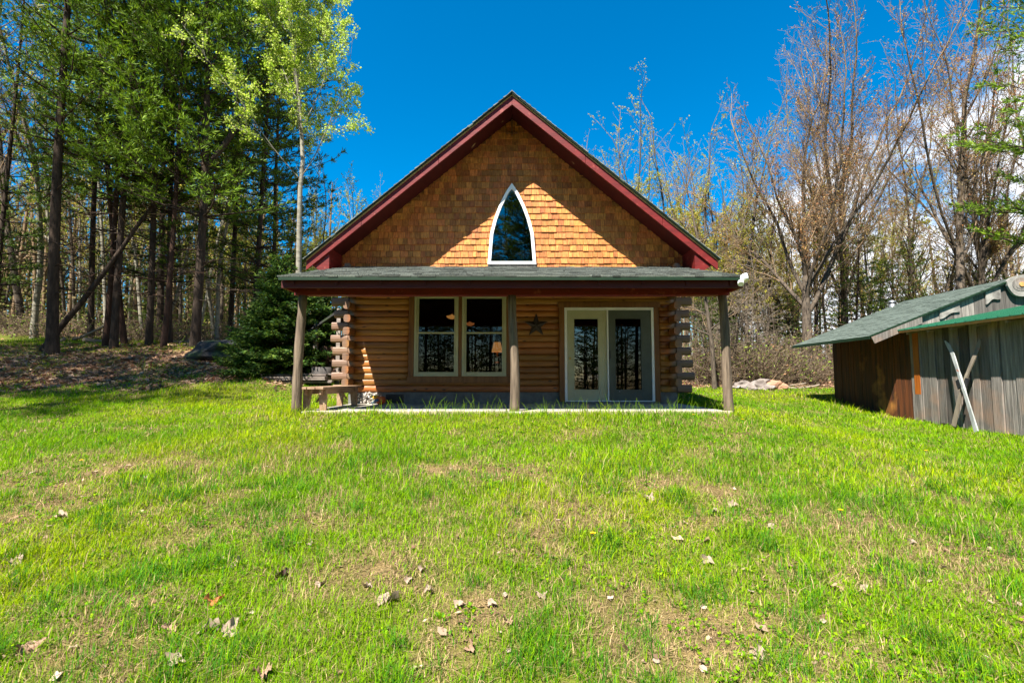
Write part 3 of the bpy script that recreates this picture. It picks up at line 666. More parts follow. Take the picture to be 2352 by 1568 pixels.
# twin floodlight at the roof corner
x, z = at(1706, 641, 7.85); e = empty('floodlight', (3.70, 7.84, z), 'white twin head floodlight on the right corner of the porch eave', 'light')
MB().box(3.691, 3.73, 7.80, 7.88, z - .05, z + .05).build('mount', M['lampwhite'], e)
for (du, dv_, r, L2, d) in ((2, -3, .062, .11, (.8, -.35, .22)), (-6, 8, .045, .10, (-.25, -.6, -.55))):
    x2, z2 = at(1706 + du, 641 + dv_, 7.80); dd = Vector(d).normalized(); p = Vector((x2, 7.78, z2)); mb = MB()
    mb.tube([p - dd * L2 * .55, p - dd * L2 * .35, p, p + dd * L2 * .45, p + dd * L2 * .5], [r * .45, r * .8, r, r * 1.05, r * .9], 14); mb.tube([p - dd * L2 * .4, (3.70, 7.82, z)], .012, 6)
    mb.build('lamp_head', M['lampwhite'], e)
# bench
be = empty('bench', (-3.36, 9.4, FL), 'grey wooden plank bench standing on the porch slab behind the left post', 'bench')
def tfb(x, y, z, a=R(-2.5)):
    c, s = math.cos(a), math.sin(a); return (-3.36 + x * c - y * s, 9.42 + x * s + y * c, z)
bz = -.150
for i, (a, b) in enumerate(((-.205, -.07), (-.066, .066), (.07, .205))):
    mb = MB(); mb.box(a, b, -.98 + .02 * i, .98 - .015 * i, bz - .04, bz, tfb); mb.build('seat_plank', M['bench'], be, bevel=.004)
for y in (-.78, .70):
    for x, lean in ((-.13, -.02), (.13, .02)):
        mb = MB(); mb.prism([(x - .075, bz - .041), (x + .075, bz - .041), (x + .055 + lean, FL), (x - .055 + lean, FL)], 'y', y - .02, y + .025, tfb); mb.build('leg', M['bench'], be, bevel=.003)
for x in (-.15, .125):
    mb = MB(); mb.box(x, x + .025, -.90, .90, bz - .13, bz - .042, tfb); mb.build('apron', M['bench'], be)
for y in (-.5, .45):
    mb = MB(); s = 1 if y > 0 else -1; mb.prism([(y, bz - .131), (y + .03 * s, bz - .131), (y + s * .23, -.42), (y + s * .2, -.42)][::s], 'x', -.015, .015, lambda a, b, c: tfb(a, b, c)); mb.build('brace', M['bench'], be)
# ornament by the wall
x, z = at(871, 910, 10.62); e = empty('garden_ornament', (x, 10.62, FL), 'small orange and yellow pot ornament at the foot of the log wall', 'ornament')
MB().lathe((x + .03, 10.62, FL), [(.04, 0), (.09, .03), (.11, .1), (.09, .15), (.10, .165), (.08, .16)]).build('pot', M['pot_orange'], e)
v, f = blob((x - .07, 10.6, FL + .15), (.07, .05, .045), 3, 2, .4); mb = MB(); mb.add(v, f, True); mb.build('flower', M['pot_yellow'], e)
MB().tube([(x - .13, 10.54, FL + .02), (x - .05, 10.54, FL + .08), (x + .02, 10.53, FL + .10)], [.02, .035, .03], 10).build('saucer', M['pot_blue'], e)

# ================================================================= SHED
PH = R(3.5); SC, SS = math.cos(PH), math.sin(PH)
def tfs(a, b, z): return (8.6 + a * SC + b * SS, 8.4 - a * SS + b * SC, z)
shed = empty('plank_shed', (8.8, 11.5, -1.0), 'old grey plank shed with green roofs and a lean-to on the right of the lawn', 'shed')
sr = random.Random(15)
def eave_z(a): return 1.08 + .195 * a
mb = MB(); b = -4.2
WA = .35
while b < 3.02:
    wd = sr.uniform(.16, .27); zb_ = surf(np.array([9.0]), np.array([8.4 + b]))[0] - sr.uniform(-.04, .02) + (0.03 if b > 1.9 else 0)
    mb.box(WA - sr.uniform(0, .026), WA + .025, b, b + wd - sr.uniform(.010, .026), zb_, 1.08 + .195 * WA - .02, tfs); b += wd
mb.build('plank_wall', M['grey_plank'], shed)['label'] = 'grey lean-to wall'
mb = MB(); mb.box(WA - .035, WA - .014, 2.76, 2.92, -.36, 1.1, tfs); mb.build('corner_board', M['orange_plank'], shed)['label'] = 'bright orange board'
mb = MB(); mb.box(WA - .034, WA - .013, 2.76, 2.92, -1.0, -.362, tfs); mb.build('corner_board', M['grey_plank'], shed)
mb = MB(); b = 3.03
while b < 6.0:
    wd = sr.uniform(.14, .22); zb_ = surf(np.array([9.1]), np.array([8.4 + b]))[0] - .03
    mb.box(WA - sr.uniform(0, .012), WA + .025, b, b + wd - .007, zb_, 1.22, tfs); b += wd
mb.build('plank_wall', M['brown_plank'], shed)['label'] = 'brown stained main wall'
MB().box(WA + .027, WA + .06, -4.2, 6.0, -1.0, 1.0, tfs).build('wall_backing', M['interior'], shed)
# gable wall of the main shed, above the lean-to roof
MR = .404; RA = 2.72; ME = -.58; MZ = .95; RZ = MZ + MR * (RA - ME)
def mroof(a): return RZ - MR * abs(a - RA)
mb = MB(); a = WA
while a < 5.0:
    wd = sr.uniform(.15, .3); a2 = a + wd - .008
    zt0, zt1 = mroof(a) - .03, mroof(a2) - .03
    q = [(a, -1.0), (a2, -1.0), (a2, zt1), (a, zt0)]; yj = sr.uniform(0, .012)
    mb.prism(q, 'y', 3.0 - yj, 3.025, tfs); a += wd
mb.build('gable_planks', M['grey_plank'], shed)
mb = MB(); mb.prism([(WA, -1), (5.0, -1), (5, mroof(5) - .1), (RA, RZ - .1), (WA, mroof(WA) - .1)], 'y', 5.9, 5.95, tfs); mb.build('back_wall', M['brown_plank'], shed)
for s, a0, a1 in ((1, ME, RA), (-1, RA, 2 * RA - ME)):
    mb = MB(); mb.prism([(a0, mroof(a0)), (a1, mroof(a1)), (a1, mroof(a1) - .05), (a0, mroof(a0) - .05)], 'y', 2.95, 6.45, tfs); mb.build('roof_deck', M['grey_plank'], shed)
P0 = Vector(tfs(ME - .02, 2.93, MZ + .003)); dU = Vector(tfs(0, 1, 0)) - Vector(tfs(0, 0, 0)); dV = (Vector(tfs(RA, 0, RZ)) - Vector(tfs(ME, 0, MZ))); LV = dV.length; dV.normalize(); dN = dV.cross(dU) * -1
if dN.z < 0: dN = -dN
mb = MB(); shingle_plane(mb, P0, dU, dV, dN, 3.54, LV + .02, .125, .2, .34, .012, random.Random(31), None, .002); mb.build('roof_shingles', M['shed_shingle'], shed)
P0 = Vector(tfs(2 * RA - ME, 2.93, MZ + .003)); dV = (Vector(tfs(RA, 0, RZ)) - Vector(tfs(2 * RA - ME, 0, MZ))).normalized(); dN = Vector((SC * MR, 0, 1)).normalized()
mb = MB(); shingle_plane(mb, P0, dU, dV, dN, 3.54, LV + .02, .125, .2, .34, .012, random.Random(32), None, .002); mb.build('roof_shingles', M['shed_shingle'], shed)
mb = MB(); mb.box(ME - .03, ME - .005, 2.93, 6.47, MZ - .06, MZ + .01, tfs); mb.build('eave_drip_edge', M['green_trim'], shed)
mb = MB(); mb.prism([(ME - .02, MZ + .02), (RA, RZ + .02), (RA, RZ - .012), (ME - .02, MZ - .012)], 'y', 2.90, 2.948, tfs); mb.build('rake_drip_edge', M['green_trim'], shed)
mb = MB(); mb.prism([(ME, MZ - .016), (.55, mroof(.55) - .016), (.55, mroof(.55) - .165), (ME + .07, mroof(ME + .07) - .19)], 'y', 2.905, 2.94, tfs); mb.build('barge_board', M['grey_plank'], shed)
# irregular weathered slabs along the rake, with a burl at the peak
for a0, a1, hh in ((.98, 1.42, .22), (2.0, 2.32, .30)):
    mb = MB(); n = 9; top = [(a0 + (a1 - a0) * i / n, mroof(a0 + (a1 - a0) * i / n) - .02) for i in range(n + 1)]
    bot = [(a0 + (a1 - a0) * i / n, mroof(a0 + (a1 - a0) * i / n) - .04 - hh * (.85 + .10 * math.sin(i * .8 + a0 * 7))) for i in range(n + 1)]
    mb.prism(top + bot[::-1], 'y', 2.955, 2.985, tfs); mb.build('slab_board', M['burl'], shed)
mb = MB(); bc = (2.78, RZ - .20); n = 26; outl = [(bc[0] + .36 * math.cos(t) * (1 + .08 * math.sin(3 * t)), bc[1] + .27 * math.sin(t) * (1 + .1 * math.sin(2 * t + 1))) for t in [2 * math.pi * i / n for i in range(n)]]
mb.prism(outl, 'y', 2.88, 2.94, tfs); bo = mb.build('burl_board', M['burl'], shed)
mb = MB()
for r, d in ((.19, .006), (.125, .012)):
    o1 = [(bc[0] - .08 + r * math.cos(2 * math.pi * i / 20), bc[1] + .02 + r * .8 * math.sin(2 * math.pi * i / 20)) for i in range(20)]; mb.prism(o1, 'y', 2.878 - d, 2.8785 + .0 * d, tfs)
mb.build('burl_ring', M['grey_plank'], bo)
mb = MB(); mb.prism([(bc[0] - .08 + .055 * math.cos(2 * math.pi * i / 14), bc[1] + .02 + .05 * math.sin(2 * math.pi * i / 14)) for i in range(14)], 'y', 2.845, 2.877, tfs); mb.build('burl_knot', M['pine_post'], bo)
# lean-to metal roof with ribs
mb = MB(); mb.prism([(0, 1.08), (3.9, 1.08 + .195 * 3.9), (3.9, 1.07 + .195 * 3.9), (0, 1.065)], 'y', -4.3, 2.98, tfs)
b = -4.2
while b < 2.93:
    mb.prism([(-.004, 1.082), (3.9, 1.082 + .195 * 3.9), (3.9, 1.097 + .195 * 3.9), (-.004, 1.097)], 'y', b, b + .025, tfs); b += .229
mb.build('metal_roof', M['metal_green'], shed)
mb = MB(); mb.box(.02, .06, -4.3, 3.15, 1.02, 1.07, tfs); mb.build('purlin', M['pine_post'], shed)
for i in range(12):
    b = -3.9 + .6 * i; mb = MB(); mb.prism([(.07, 1.055 + .195 * .07), (.7, 1.055 + .195 * .7), (.7, .96 + .195 * .7), (.07, .97)], 'y', b, b + .045, tfs); mb.build('rafter_tail', M['lumber'], shed)
# stove pipe
p0 = Vector(tfs(1.9, 6.35, 0)); x, z = at(2050, 712, p0.y)
mb = MB(); mb.tube([(x, p0.y, 1.0), (x, p0.y, z + .22)], .075, 16); mb.build('stove_pipe', M['steel'], shed)
MB().lathe((x, p0.y, z + .225), [(.10, 0), (.11, .02), (.02, .07), (.001, .075)], 16).build('pipe_cap', M['steel'], shed)
# skis
def ski(ub, vb, Yb, ut, vt, Yt, m, lab, wtop, curl):
    xb, zb = at(ub, vb, Yb); xt, zt = at(ut, vt, Yt); Pb, Pt = Vector((xb, Yb, zb)), Vector((xt, Yt, zt)); d = (Pt - Pb); L = d.length; d.normalize()
    nrm = Vector((-SC, SS, 0)); nrm = (nrm - d * nrm.dot(d)).normalized(); sd = d.cross(nrm); vs = []; n = 26
    for i in range(n + 1):
        t = i / n; c = curl * max(0, (t - .82) / .18) ** 2; bow = .035 * math.sin(math.pi * t)
        wd = (.036 + .008 * math.cos(2 * math.pi * t)) * (1 if t < .93 else max(.18, 1 - ((t - .93) / .07) ** 2)); th = .011 if t < .8 else .007
        if .42 < t < .58: th = .018
        c0 = Pb + d * L * t + nrm * (c + bow + .03)
        # the camber shows sideways in the photograph as a slow sweep
        c0 += sd * wtop * math.sin(math.pi * t * .9)
        vs += [c0 - sd * wd - nrm * th, c0 + sd * wd - nrm * th, c0 + sd * wd + nrm * th, c0 - sd * wd + nrm * th]
    fs = []
    for i in range(n):
        for j in range(4): fs.append((i * 4 + j, i * 4 + (j + 1) % 4, i * 4 + 4 + (j + 1) % 4, i * 4 + 4 + j))
    fs += [(3, 2, 1, 0), (4 * n, 4 * n + 1, 4 * n + 2, 4 * n + 3)]
    e = empty('ski', Pb, lab, 'ski', 'old skis crossed against the shed'); mb = MB(); mb.add(vs, fs, False); mb.build('ski_body', m, e)
    c0 = Pb + d * L * .5 + nrm * .085; mb = MB(); q = [c0 + sd * a_ + d * b_ + nrm * k_ for k_ in (-.025, .0) for a_, b_ in ((-.05, -.09), (.05, -.09), (.045, .09), (-.045, .09))]
    mb.add(q, [(3, 2, 1, 0), (4, 5, 6, 7), (0, 1, 5, 4), (1, 2, 6, 5), (2, 3, 7, 6), (3, 0, 4, 7)]); mb.build('binding_plate', M['dark'], e)
ski(2194, 979, 9.86, 2263, 779, 9.43, M['ski2'], 'bare brown wooden ski leaning to the right behind the paler ski', -.05, .05)
ski(2247, 992, 9.30, 2180, 785, 10.22, M['ski'], 'long pale grey ski leaning to the left across the front of the other', .07, .06)

# ================================================================= small things on the ground
rr = random.Random(5)
ROCKS = [(1707, 880, 17.6, .24, 'rock', 'grey slab rock at the left end of the rock pile'), (1745, 878, 17.4, .33, 'rock', 'largest pale pink rock near the middle of the pile'), (1773, 876, 17.3, .30, 'rock_red', 'rounded rusty brown rock on the right of the large pale rock'),
         (1768, 889, 17.0, .17, 'rock', 'small tan rock in front of the rusty rock'), (1790, 882, 17.2, .20, 'rock_red', 'low brown rock at the right end of the rock pile'), (1728, 890, 17.0, .14, 'rock', 'little rock in front of the gap between the grey slab and the pale rock'),
         (1752, 893, 16.9, .13, 'rock', 'smallest pale rock lying before the big pale rock'), (1688, 884, 17.4, .13, 'rock', 'small stone set apart left of the rock pile')]
for i, (u, v, Y, r, m, lab) in enumerate(ROCKS):
    x, _ = at(u, v, Y); z = surf(np.array([x]), np.array([Y]))[0]; mb = MB(); vv, ff = blob((x, Y, z + r * .35), (r * 1.15, r, r * .72), i + 3, 3, .3); mb.add(vv, ff, False)
    tag(mb.build('rock', M[m]), lab, 'rock', 'rocks piled at the back edge of the lawn')
x, _ = at(506, 810, 14.6); z = zg(x, 14.6); mb = MB(); vv, ff = blob((x, 14.7, z + .16), (.95, .6, .40), 17, 4, .22); mb.add(vv, ff, False); tag(mb.build('boulder', M['rock_dark']), 'large dark boulder in the shade beside the small spruce', 'boulder')
x, _ = at(775, 880, 15); 
# lumber stack by the spruce
for i in range(9):
    u0 = 582 + rr.uniform(-3, 30); u1 = 760 + rr.uniform(-20, 5); lay = i // 3; Y = 12.1 + (i % 3) * .22 + rr.uniform(-.03, .03)
    xa = at(u0, 870, Y)[0]; xb = at(u1, 870, Y)[0]; za = zg((xa + xb) / 2, Y) + .02 + lay * .055; sk = rr.uniform(-.06, .06)
    def tl(a, b_, c, xa=xa, Y=Y, sk=sk): return (a, b_ + sk * (a - xa), c)
    mb = MB(); mb.box(xa, xb, Y, Y + .15, za, za + .04, tl); tag(mb.build('old_plank', M['lumber'], bevel=.004), ('bottom', 'middle', 'top')[lay] + ' layer, ' + ('front', 'centre', 'back')[i % 3] + ' grey plank of the low heap by the small spruce', 'plank', 'planks heaped left of the cabin')
# dark woodshed behind the spruce
ws = empty('wood_rack', (-4.75, 13.6, -.3), 'small dark lean-to wood rack behind the left corner of the cabin', 'wood rack')
xa, za = at(718, 772, 13.4); xb, zb = at(800, 716, 13.4)
mb = MB(); mb.prism([(xa, za), (xb, zb), (xb, zb + .06), (xa, za + .06)], 'y', 12.9, 14.6); mb.build('roof', M['rock_dark'], ws)
for x in (xa + .25, xb - .1):
    for y in (13.0, 14.4): MB().box(x - .05, x + .05, y - .05, y + .05, zg(x, y) - .1, za + .2 + (x - xa) * .7 - .1).build('post', M['lumber'], ws)
lg = MB()
for i in range(70):
    x = rr.uniform(xa + .35, xb - .2); z = zg(x, 13.5) + .08 + rr.random() * .8; lg.tube([(x, 13.15 + rr.uniform(-.05, .05), z), (x, 13.9, z)], rr.uniform(.05, .08), 7)
lg.build('firewood', mat('split firewood', (0.24, 0.13, 0.08), (0.07, 0.04, 0.03), (8, 8, 8), 0.9, 0.5, island=.4), ws)
x, z = at(738, 868, 12.7); mb = MB(); mb.tube([(x, 12.7, zg(x, 12.7) - .03), (x, 12.7, zg(x, 12.7) + .42)], .24, 12); tag(mb.build('chopping_block', mat('block wood', (.09, .08, .075), (.05, .045, .04), (9, 9, 2), .9, .5)), 'round dark chopping block beside the wood rack', 'stump')

# ================================================================= TREES
def tubes_mesh(name, lines, m, sides):
    """lines: list of (points list, radii list, level) -> one mesh"""
    groups = {}
    for pts, rad, lv in lines: groups.setdefault((len(pts), sides[min(lv, len(sides) - 1)]), []).append((pts, rad))
    V = []; F = []; base = 0
    for (n, k), items in groups.items():
        Pp = np.array([[tuple(p) for p in it[0]] for it in items], dtype=np.float64); Rr = np.array([it[1] for it in items])
        T = np.gradient(Pp, axis=1); T /= np.linalg.norm(T, axis=2, keepdims=True) + 1e-9
        ref = np.where(np.abs(T[..., 2:3]) > .9, np.array([1., 0, 0]), np.array([0, 0, 1.]))
        # one reference per line so that rings do not twist
        ref = np.repeat(ref[:, :1], n, axis=1)
        A = np.cross(T, ref); A /= np.linalg.norm(A, axis=2, keepdims=True) + 1e-9; B = np.cross(T, A)
        ang = np.arange(k) * 2 * math.pi / k
        ring_ = Pp[:, :, None] + (A[:, :, None] * np.cos(ang)[:, None] + B[:, :, None] * np.sin(ang)[:, None]) * Rr[:, :, None, None]
        V.append(ring_.reshape(-1, 3)); nb = len(items)
        idx = base + np.arange(nb * n * k).reshape(nb, n, k)
        a = idx[:, :-1, :]; b = idx[:, 1:, :]
        F.append(np.stack([a, np.roll(a, -1, 2), np.roll(b, -1, 2), b], -1).reshape(-1, 4)); base += nb * n * k
    return np_mesh(name, np.concatenate(V), [np.concatenate(F)], m, smooth=True)
def leaves_mesh(name, P, D, Ln, Wd, col, m, rng, flat=0.0):
    """P positions, D directions: one small diamond per leaf"""
    P = np.asarray(P, float); n = len(P); D = np.asarray(D, float); D /= np.linalg.norm(D, axis=1, keepdims=True) + 1e-9
    S = np.cross(D, rng.normal(size=(n, 3))); S /= np.linalg.norm(S, axis=1, keepdims=True) + 1e-9
    Ln = np.broadcast_to(Ln, (n,))[:, None]; Wd = np.broadcast_to(Wd, (n,))[:, None]
    V = np.stack([P, P + D * Ln * .45 + S * Wd, P + D * Ln, P + D * Ln * .45 - S * Wd], 1).reshape(-1, 3)
    F = np.arange(4 * n).reshape(n, 4)
    return np_mesh(name, V, [F], m, np.repeat(col, 4, axis=0))
def palette(n, cols, rng, j=0.18, wts=None):
    c = np.array(cols)[rng.choice(len(cols), n, p=wts)]
    return np.clip(c * (1 + rng.normal(size=(n, 1)) * j), 0.002, 1)
def turn(d, ang, az):
    a = d.orthogonal().normalized(); a.rotate(Quaternion(d, az)); q = Quaternion(a, ang); v = d.copy(); v.rotate(q); return v
def grow(rg, p, d, L, r, lv, mx, out, tips, o):
    n = o['seg'][lv]; pts = [p.copy()]; rad = [r]; dd = d.copy(); st = L / n
    for i in range(n):
        dd = dd + Vector((rg.gauss(0, 1), rg.gauss(0, 1), rg.gauss(0, 1))) * o['wig'][lv] + Vector((0, 0, o['up'][lv])); dd.normalize()
        p = p + dd * st; pts.append(p.copy()); rad.append(max(r * (1 - (1 - o['taper'][lv]) * (i + 1) / n), o['rmin']))
    out.append((pts, rad, lv))
    if lv >= mx - 1: tips.append((pts, dd.copy(), lv))
    if lv >= mx: return
    nc = o['n'][lv]; nc = int(nc * rg.uniform(.8, 1.2) + .5)
    for c in range(nc):
        t = o['t0'][lv] + (1 - o['t0'][lv]) * ((c + rg.random()) / nc); f = t * n; i = min(int(f), n - 1); q = pts[i].lerp(pts[i + 1], f - i)
        dl = (pts[i + 1] - pts[i]).normalized()
        nd = turn(dl, rg.uniform(*o['ang'][lv]), rg.uniform(0, 2 * math.pi) if lv else c * 2.4 + rg.uniform(-.4, .4))
        if lv and nd.z < -0.2: nd.z *= .3; nd.normalize()
        ll = L * o['len'][lv] * rg.uniform(.7, 1.15) * (1.15 - .55 * t); rc = rad[i] * o['rr'][lv] * rg.uniform(.8, 1.1)
        grow(rg, q, nd, ll, rc, lv + 1, mx, out, tips, o)
    # the leader goes on
    if lv < 2: grow(rg, pts[-1], turn(dd, rg.uniform(.05, .25), rg.uniform(0, 6.3)), L * .45, rad[-1], lv + 1, mx, out, tips, o)
HARD = dict(seg=[10, 8, 6, 4, 3, 2], wig=[.035, .07, .10, .13, .16, .2], up=[.02, .06, .05, .03, .02, 0], taper=[.5, .35, .35, .4, .5, .5], rmin=.006,
            n=[7, 7, 6, 4, 3], t0=[.45, .25, .2, .15, .1], ang=[(.4, .75), (.35, .75), (.4, .9), (.4, 1.0), (.4, 1.0)], len=[.55, .5, .48, .5, .5], rr=[.5, .5, .5, .55, .6])
BUD = [(.42, .19, .07), (.34, .13, .05), (.46, .30, .10), (.30, .22, .06)]
SPRING = [(.38, .38, .035), (.46, .42, .06), (.29, .32, .03), (.46, .35, .07)]
GREENISH = [(.15, .24, .025), (.22, .30, .04), (.28, .34, .05)]
def hardwood(seed, H=15, r=.16, opts=None, mx=4, leafn=2, cols=BUD, size=(.05, .09), bark='bark_grey', base_dir=None, trunk_lv=1, leafprob=1.0, twig='twig'):
    rg = random.Random(seed); rng = np.random.default_rng(seed); o = dict(HARD); o.update(opts or {})
    out = []; tips = []
    grow(rg, Vector((0, 0, -.25)), (base_dir or Vector((0, 0, 1))).normalized(), H * o.get('trunk', .62), r, 0, mx, out, tips, o)
    # root flare
    tr_ = [l for l in out if l[2] <= trunk_lv]; cr_ = [l for l in out if l[2] > trunk_lv]
    p0, r0, _ = tr_[0]; r0[0] *= 1.35
    me_t = tubes_mesh('trunk', tr_, M[bark], [9, 6, 4, 3]); me_c = tubes_mesh('crown', cr_, M[twig], [5, 5, 4, 3, 3])
    P = []; D = []
    for pts, d, lv in tips:
        if rg.random() > leafprob: continue
        for _ in range(leafn):
            i = rg.randrange(1, len(pts)); P.append(pts[i] + Vector((rg.gauss(0, .05), rg.gauss(0, .05), rg.gauss(0, .05)))); D.append((rg.gauss(0, 1), rg.gauss(0, 1), rg.gauss(0, 1) + .2))
    me_l = None
    if P:
        n = len(P); me_l = leaves_mesh('leaves', [tuple(p) for p in P], D, rng.uniform(*size, n), rng.uniform(size[0] * .35, size[1] * .4, n), palette(n, cols, rng), M['leaf'], rng)
    return (me_t, me_c, me_l)
def place(mesh, x, y, rot, sc, name, label, cat, group=None, tilt=(0, 0), z=None):
    e = empty(name, (x, y, (zg(x, y) if z is None else z)), label, cat, group); e.rotation_euler = (tilt[0], tilt[1], rot); e.scale = (sc,) * 3 if isinstance(sc, (int, float)) else sc
    t = link('trunk', mesh[0], e); c = None
    if mesh[1]: c = link('crown', mesh[1], e)
    if mesh[2]: link('leaves' if c else 'crown', mesh[2], c or e)
    return e

# ---- pines
PINE_D = [(.040, .085, .008), (.060, .115, .010), (.090, .155, .012), (.13, .20, .018)]
PINE_L = [(.105, .19, .010), (.15, .25, .012), (.20, .30, .015), (.07, .14, .010)]
def pine(seed, H=19, r=.19, h0=.42, reach=3.4, cols=PINE_D, whorls=20, bark='bark_pine', dead=26, fork=False, lean=0.0, tn=.20, dens=1.0, per=5, nplate=7, droop=.0):
    rg = random.Random(seed); rng = np.random.default_rng(seed); tr_ = []; cr_ = []; P = []; D = []
    pts = []; rad = []; n = 16; ox = rg.uniform(0, 6)
    for i in range(n + 1):
        t = i / n; pts.append(Vector((lean * H * t + .10 * math.sin(t * 5 + ox), .10 * math.cos(t * 4 + ox), -.3 + (H + .3) * t))); rad.append(max(.02, r * (1.25 if i == 0 else 1) * (1 - .88 * t ** 1.1)))
    tr_.append((pts, rad, 0))
    def on(t):
        f = t * n; i = min(int(f), n - 1); return pts[i].lerp(pts[i + 1], f - i), rad[i]
    if fork:
        q, rq = on(.34); fp = [q]; fr = [rq * .8]; d = Vector((.55, .1, .8)).normalized()
        for i in range(9): d = (d + Vector((-.06, 0, .08))).normalized(); fp.append(fp[-1] + d * H * .06); fr.append(rq * .8 * (1 - i * .09))
        tr_.append((fp, fr, 0))
    def bough(q, az, el, L, rb, tip_up=.06):
        d = Vector((math.cos(az) * math.cos(el), math.sin(az) * math.cos(el), math.sin(el))); bp = [q.copy()]; br = [rb]; m_ = 6; p = q.copy()
        for i in range(m_):
            d = (d + Vector((rg.gauss(0, .06), rg.gauss(0, .06), tip_up - droop))).normalized(); p = p + d * L / m_; bp.append(p.copy()); br.append(max(.009, rb * (1 - .85 * (i + 1) / m_)))
        cr_.append((bp, br, 1)); side = Vector((-math.sin(az), math.cos(az), 0))
        for k in range(int(nplate * dens * (.6 + .4 * L / reach) + .5)):
            t = .28 + .72 * (k + rg.random()) / (nplate * dens * (.6 + .4 * L / reach)); t = min(t, .999); f = t * m_; i = int(f); b0 = bp[i].lerp(bp[i + 1], f - i); s = 1 if k % 2 else -1
            sd = (side * s * rg.uniform(.6, 1.0) + d * rg.uniform(.5, .9) + Vector((0, 0, rg.uniform(-.02, .22)))).normalized(); sl_ = L * .34 * (1.25 - .75 * t) * rg.uniform(.7, 1.2)
            ep = b0 + sd * sl_; cr_.append(([b0, b0.lerp(ep, .5) + Vector((0, 0, .02)), ep], [.010, .008, .007], 3))
            nt_ = max(3, int(sl_ / .085))
            for j in range(nt_):
                u = .2 + .8 * (j + rg.random()) / nt_; c = b0.lerp(ep, u) + Vector((rg.gauss(0, .05), rg.gauss(0, .05), rg.gauss(0, .03)))
                for _ in range(5):
                    P.append(tuple(c)); D.append(tuple(sd * .9 + Vector((rg.gauss(0, .7), rg.gauss(0, .7), rg.gauss(.25, .6)))))
    for wi in range(whorls):
        t = h0 + (1 - h0) * (wi + .3 * rg.random()) / whorls; q, rq = on(min(t, .995)); u = (t - h0) / (1 - h0)
        L0 = reach * (.55 + 1.2 * u) * (1 - u) ** .8 + .35 if u > 0 else reach
        for b in range(per):
            if rg.random() < .12: continue
            az = wi * 1.1 + b * 2 * math.pi / per + rg.uniform(-.3, .3); bough(q, az, rg.uniform(-.05, .25) + .35 * u, L0 * rg.uniform(.6, 1.15), max(.015, rq * .33))
    if fork:
        for i in range(3, 10):
            for b in range(4): bough(fp[i], rg.uniform(0, 6.3), rg.uniform(0, .5), reach * (1 - i * .07) * rg.uniform(.5, .9), .03)
    for k in range(dead):
        t = rg.uniform(.10, h0 + .08); q, rq = on(t); az = rg.uniform(0, 6.3); el = rg.uniform(-.25, .2); L = rg.uniform(.5, 2.4)
        d = Vector((math.cos(az) * math.cos(el), math.sin(az) * math.cos(el), math.sin(el))); bp = [q]; br = [.02]
        for i in range(4): d = (d + Vector((rg.gauss(0, .1), rg.gauss(0, .1), rg.gauss(.02, .07)))).normalized(); bp.append(bp[-1] + d * L / 4); br.append(.017 - .003 * i)
        tr_.append((bp, br, 2))
        for i in (2, 3): 
            dd = (d + Vector((rg.gauss(0, .7), rg.gauss(0, .7), rg.gauss(0, .3)))).normalized(); tr_.append(([bp[i], bp[i] + dd * L * .15, bp[i] + dd * L * .32 + Vector((0, 0, .04))], [.009, .008, .006], 3))
    nn = len(P)
    me_l = leaves_mesh('needles', P, D, rng.uniform(tn * .75, tn * 1.2, nn), rng.uniform(.012, .020, nn), palette(nn, cols, rng, .22), M['needle'], rng)
    return (tubes_mesh('trunk', tr_, M[bark], [10, 5, 3, 3]), tubes_mesh('crown', cr_, M['bark_pine'], [5, 4, 3, 3]), me_l)
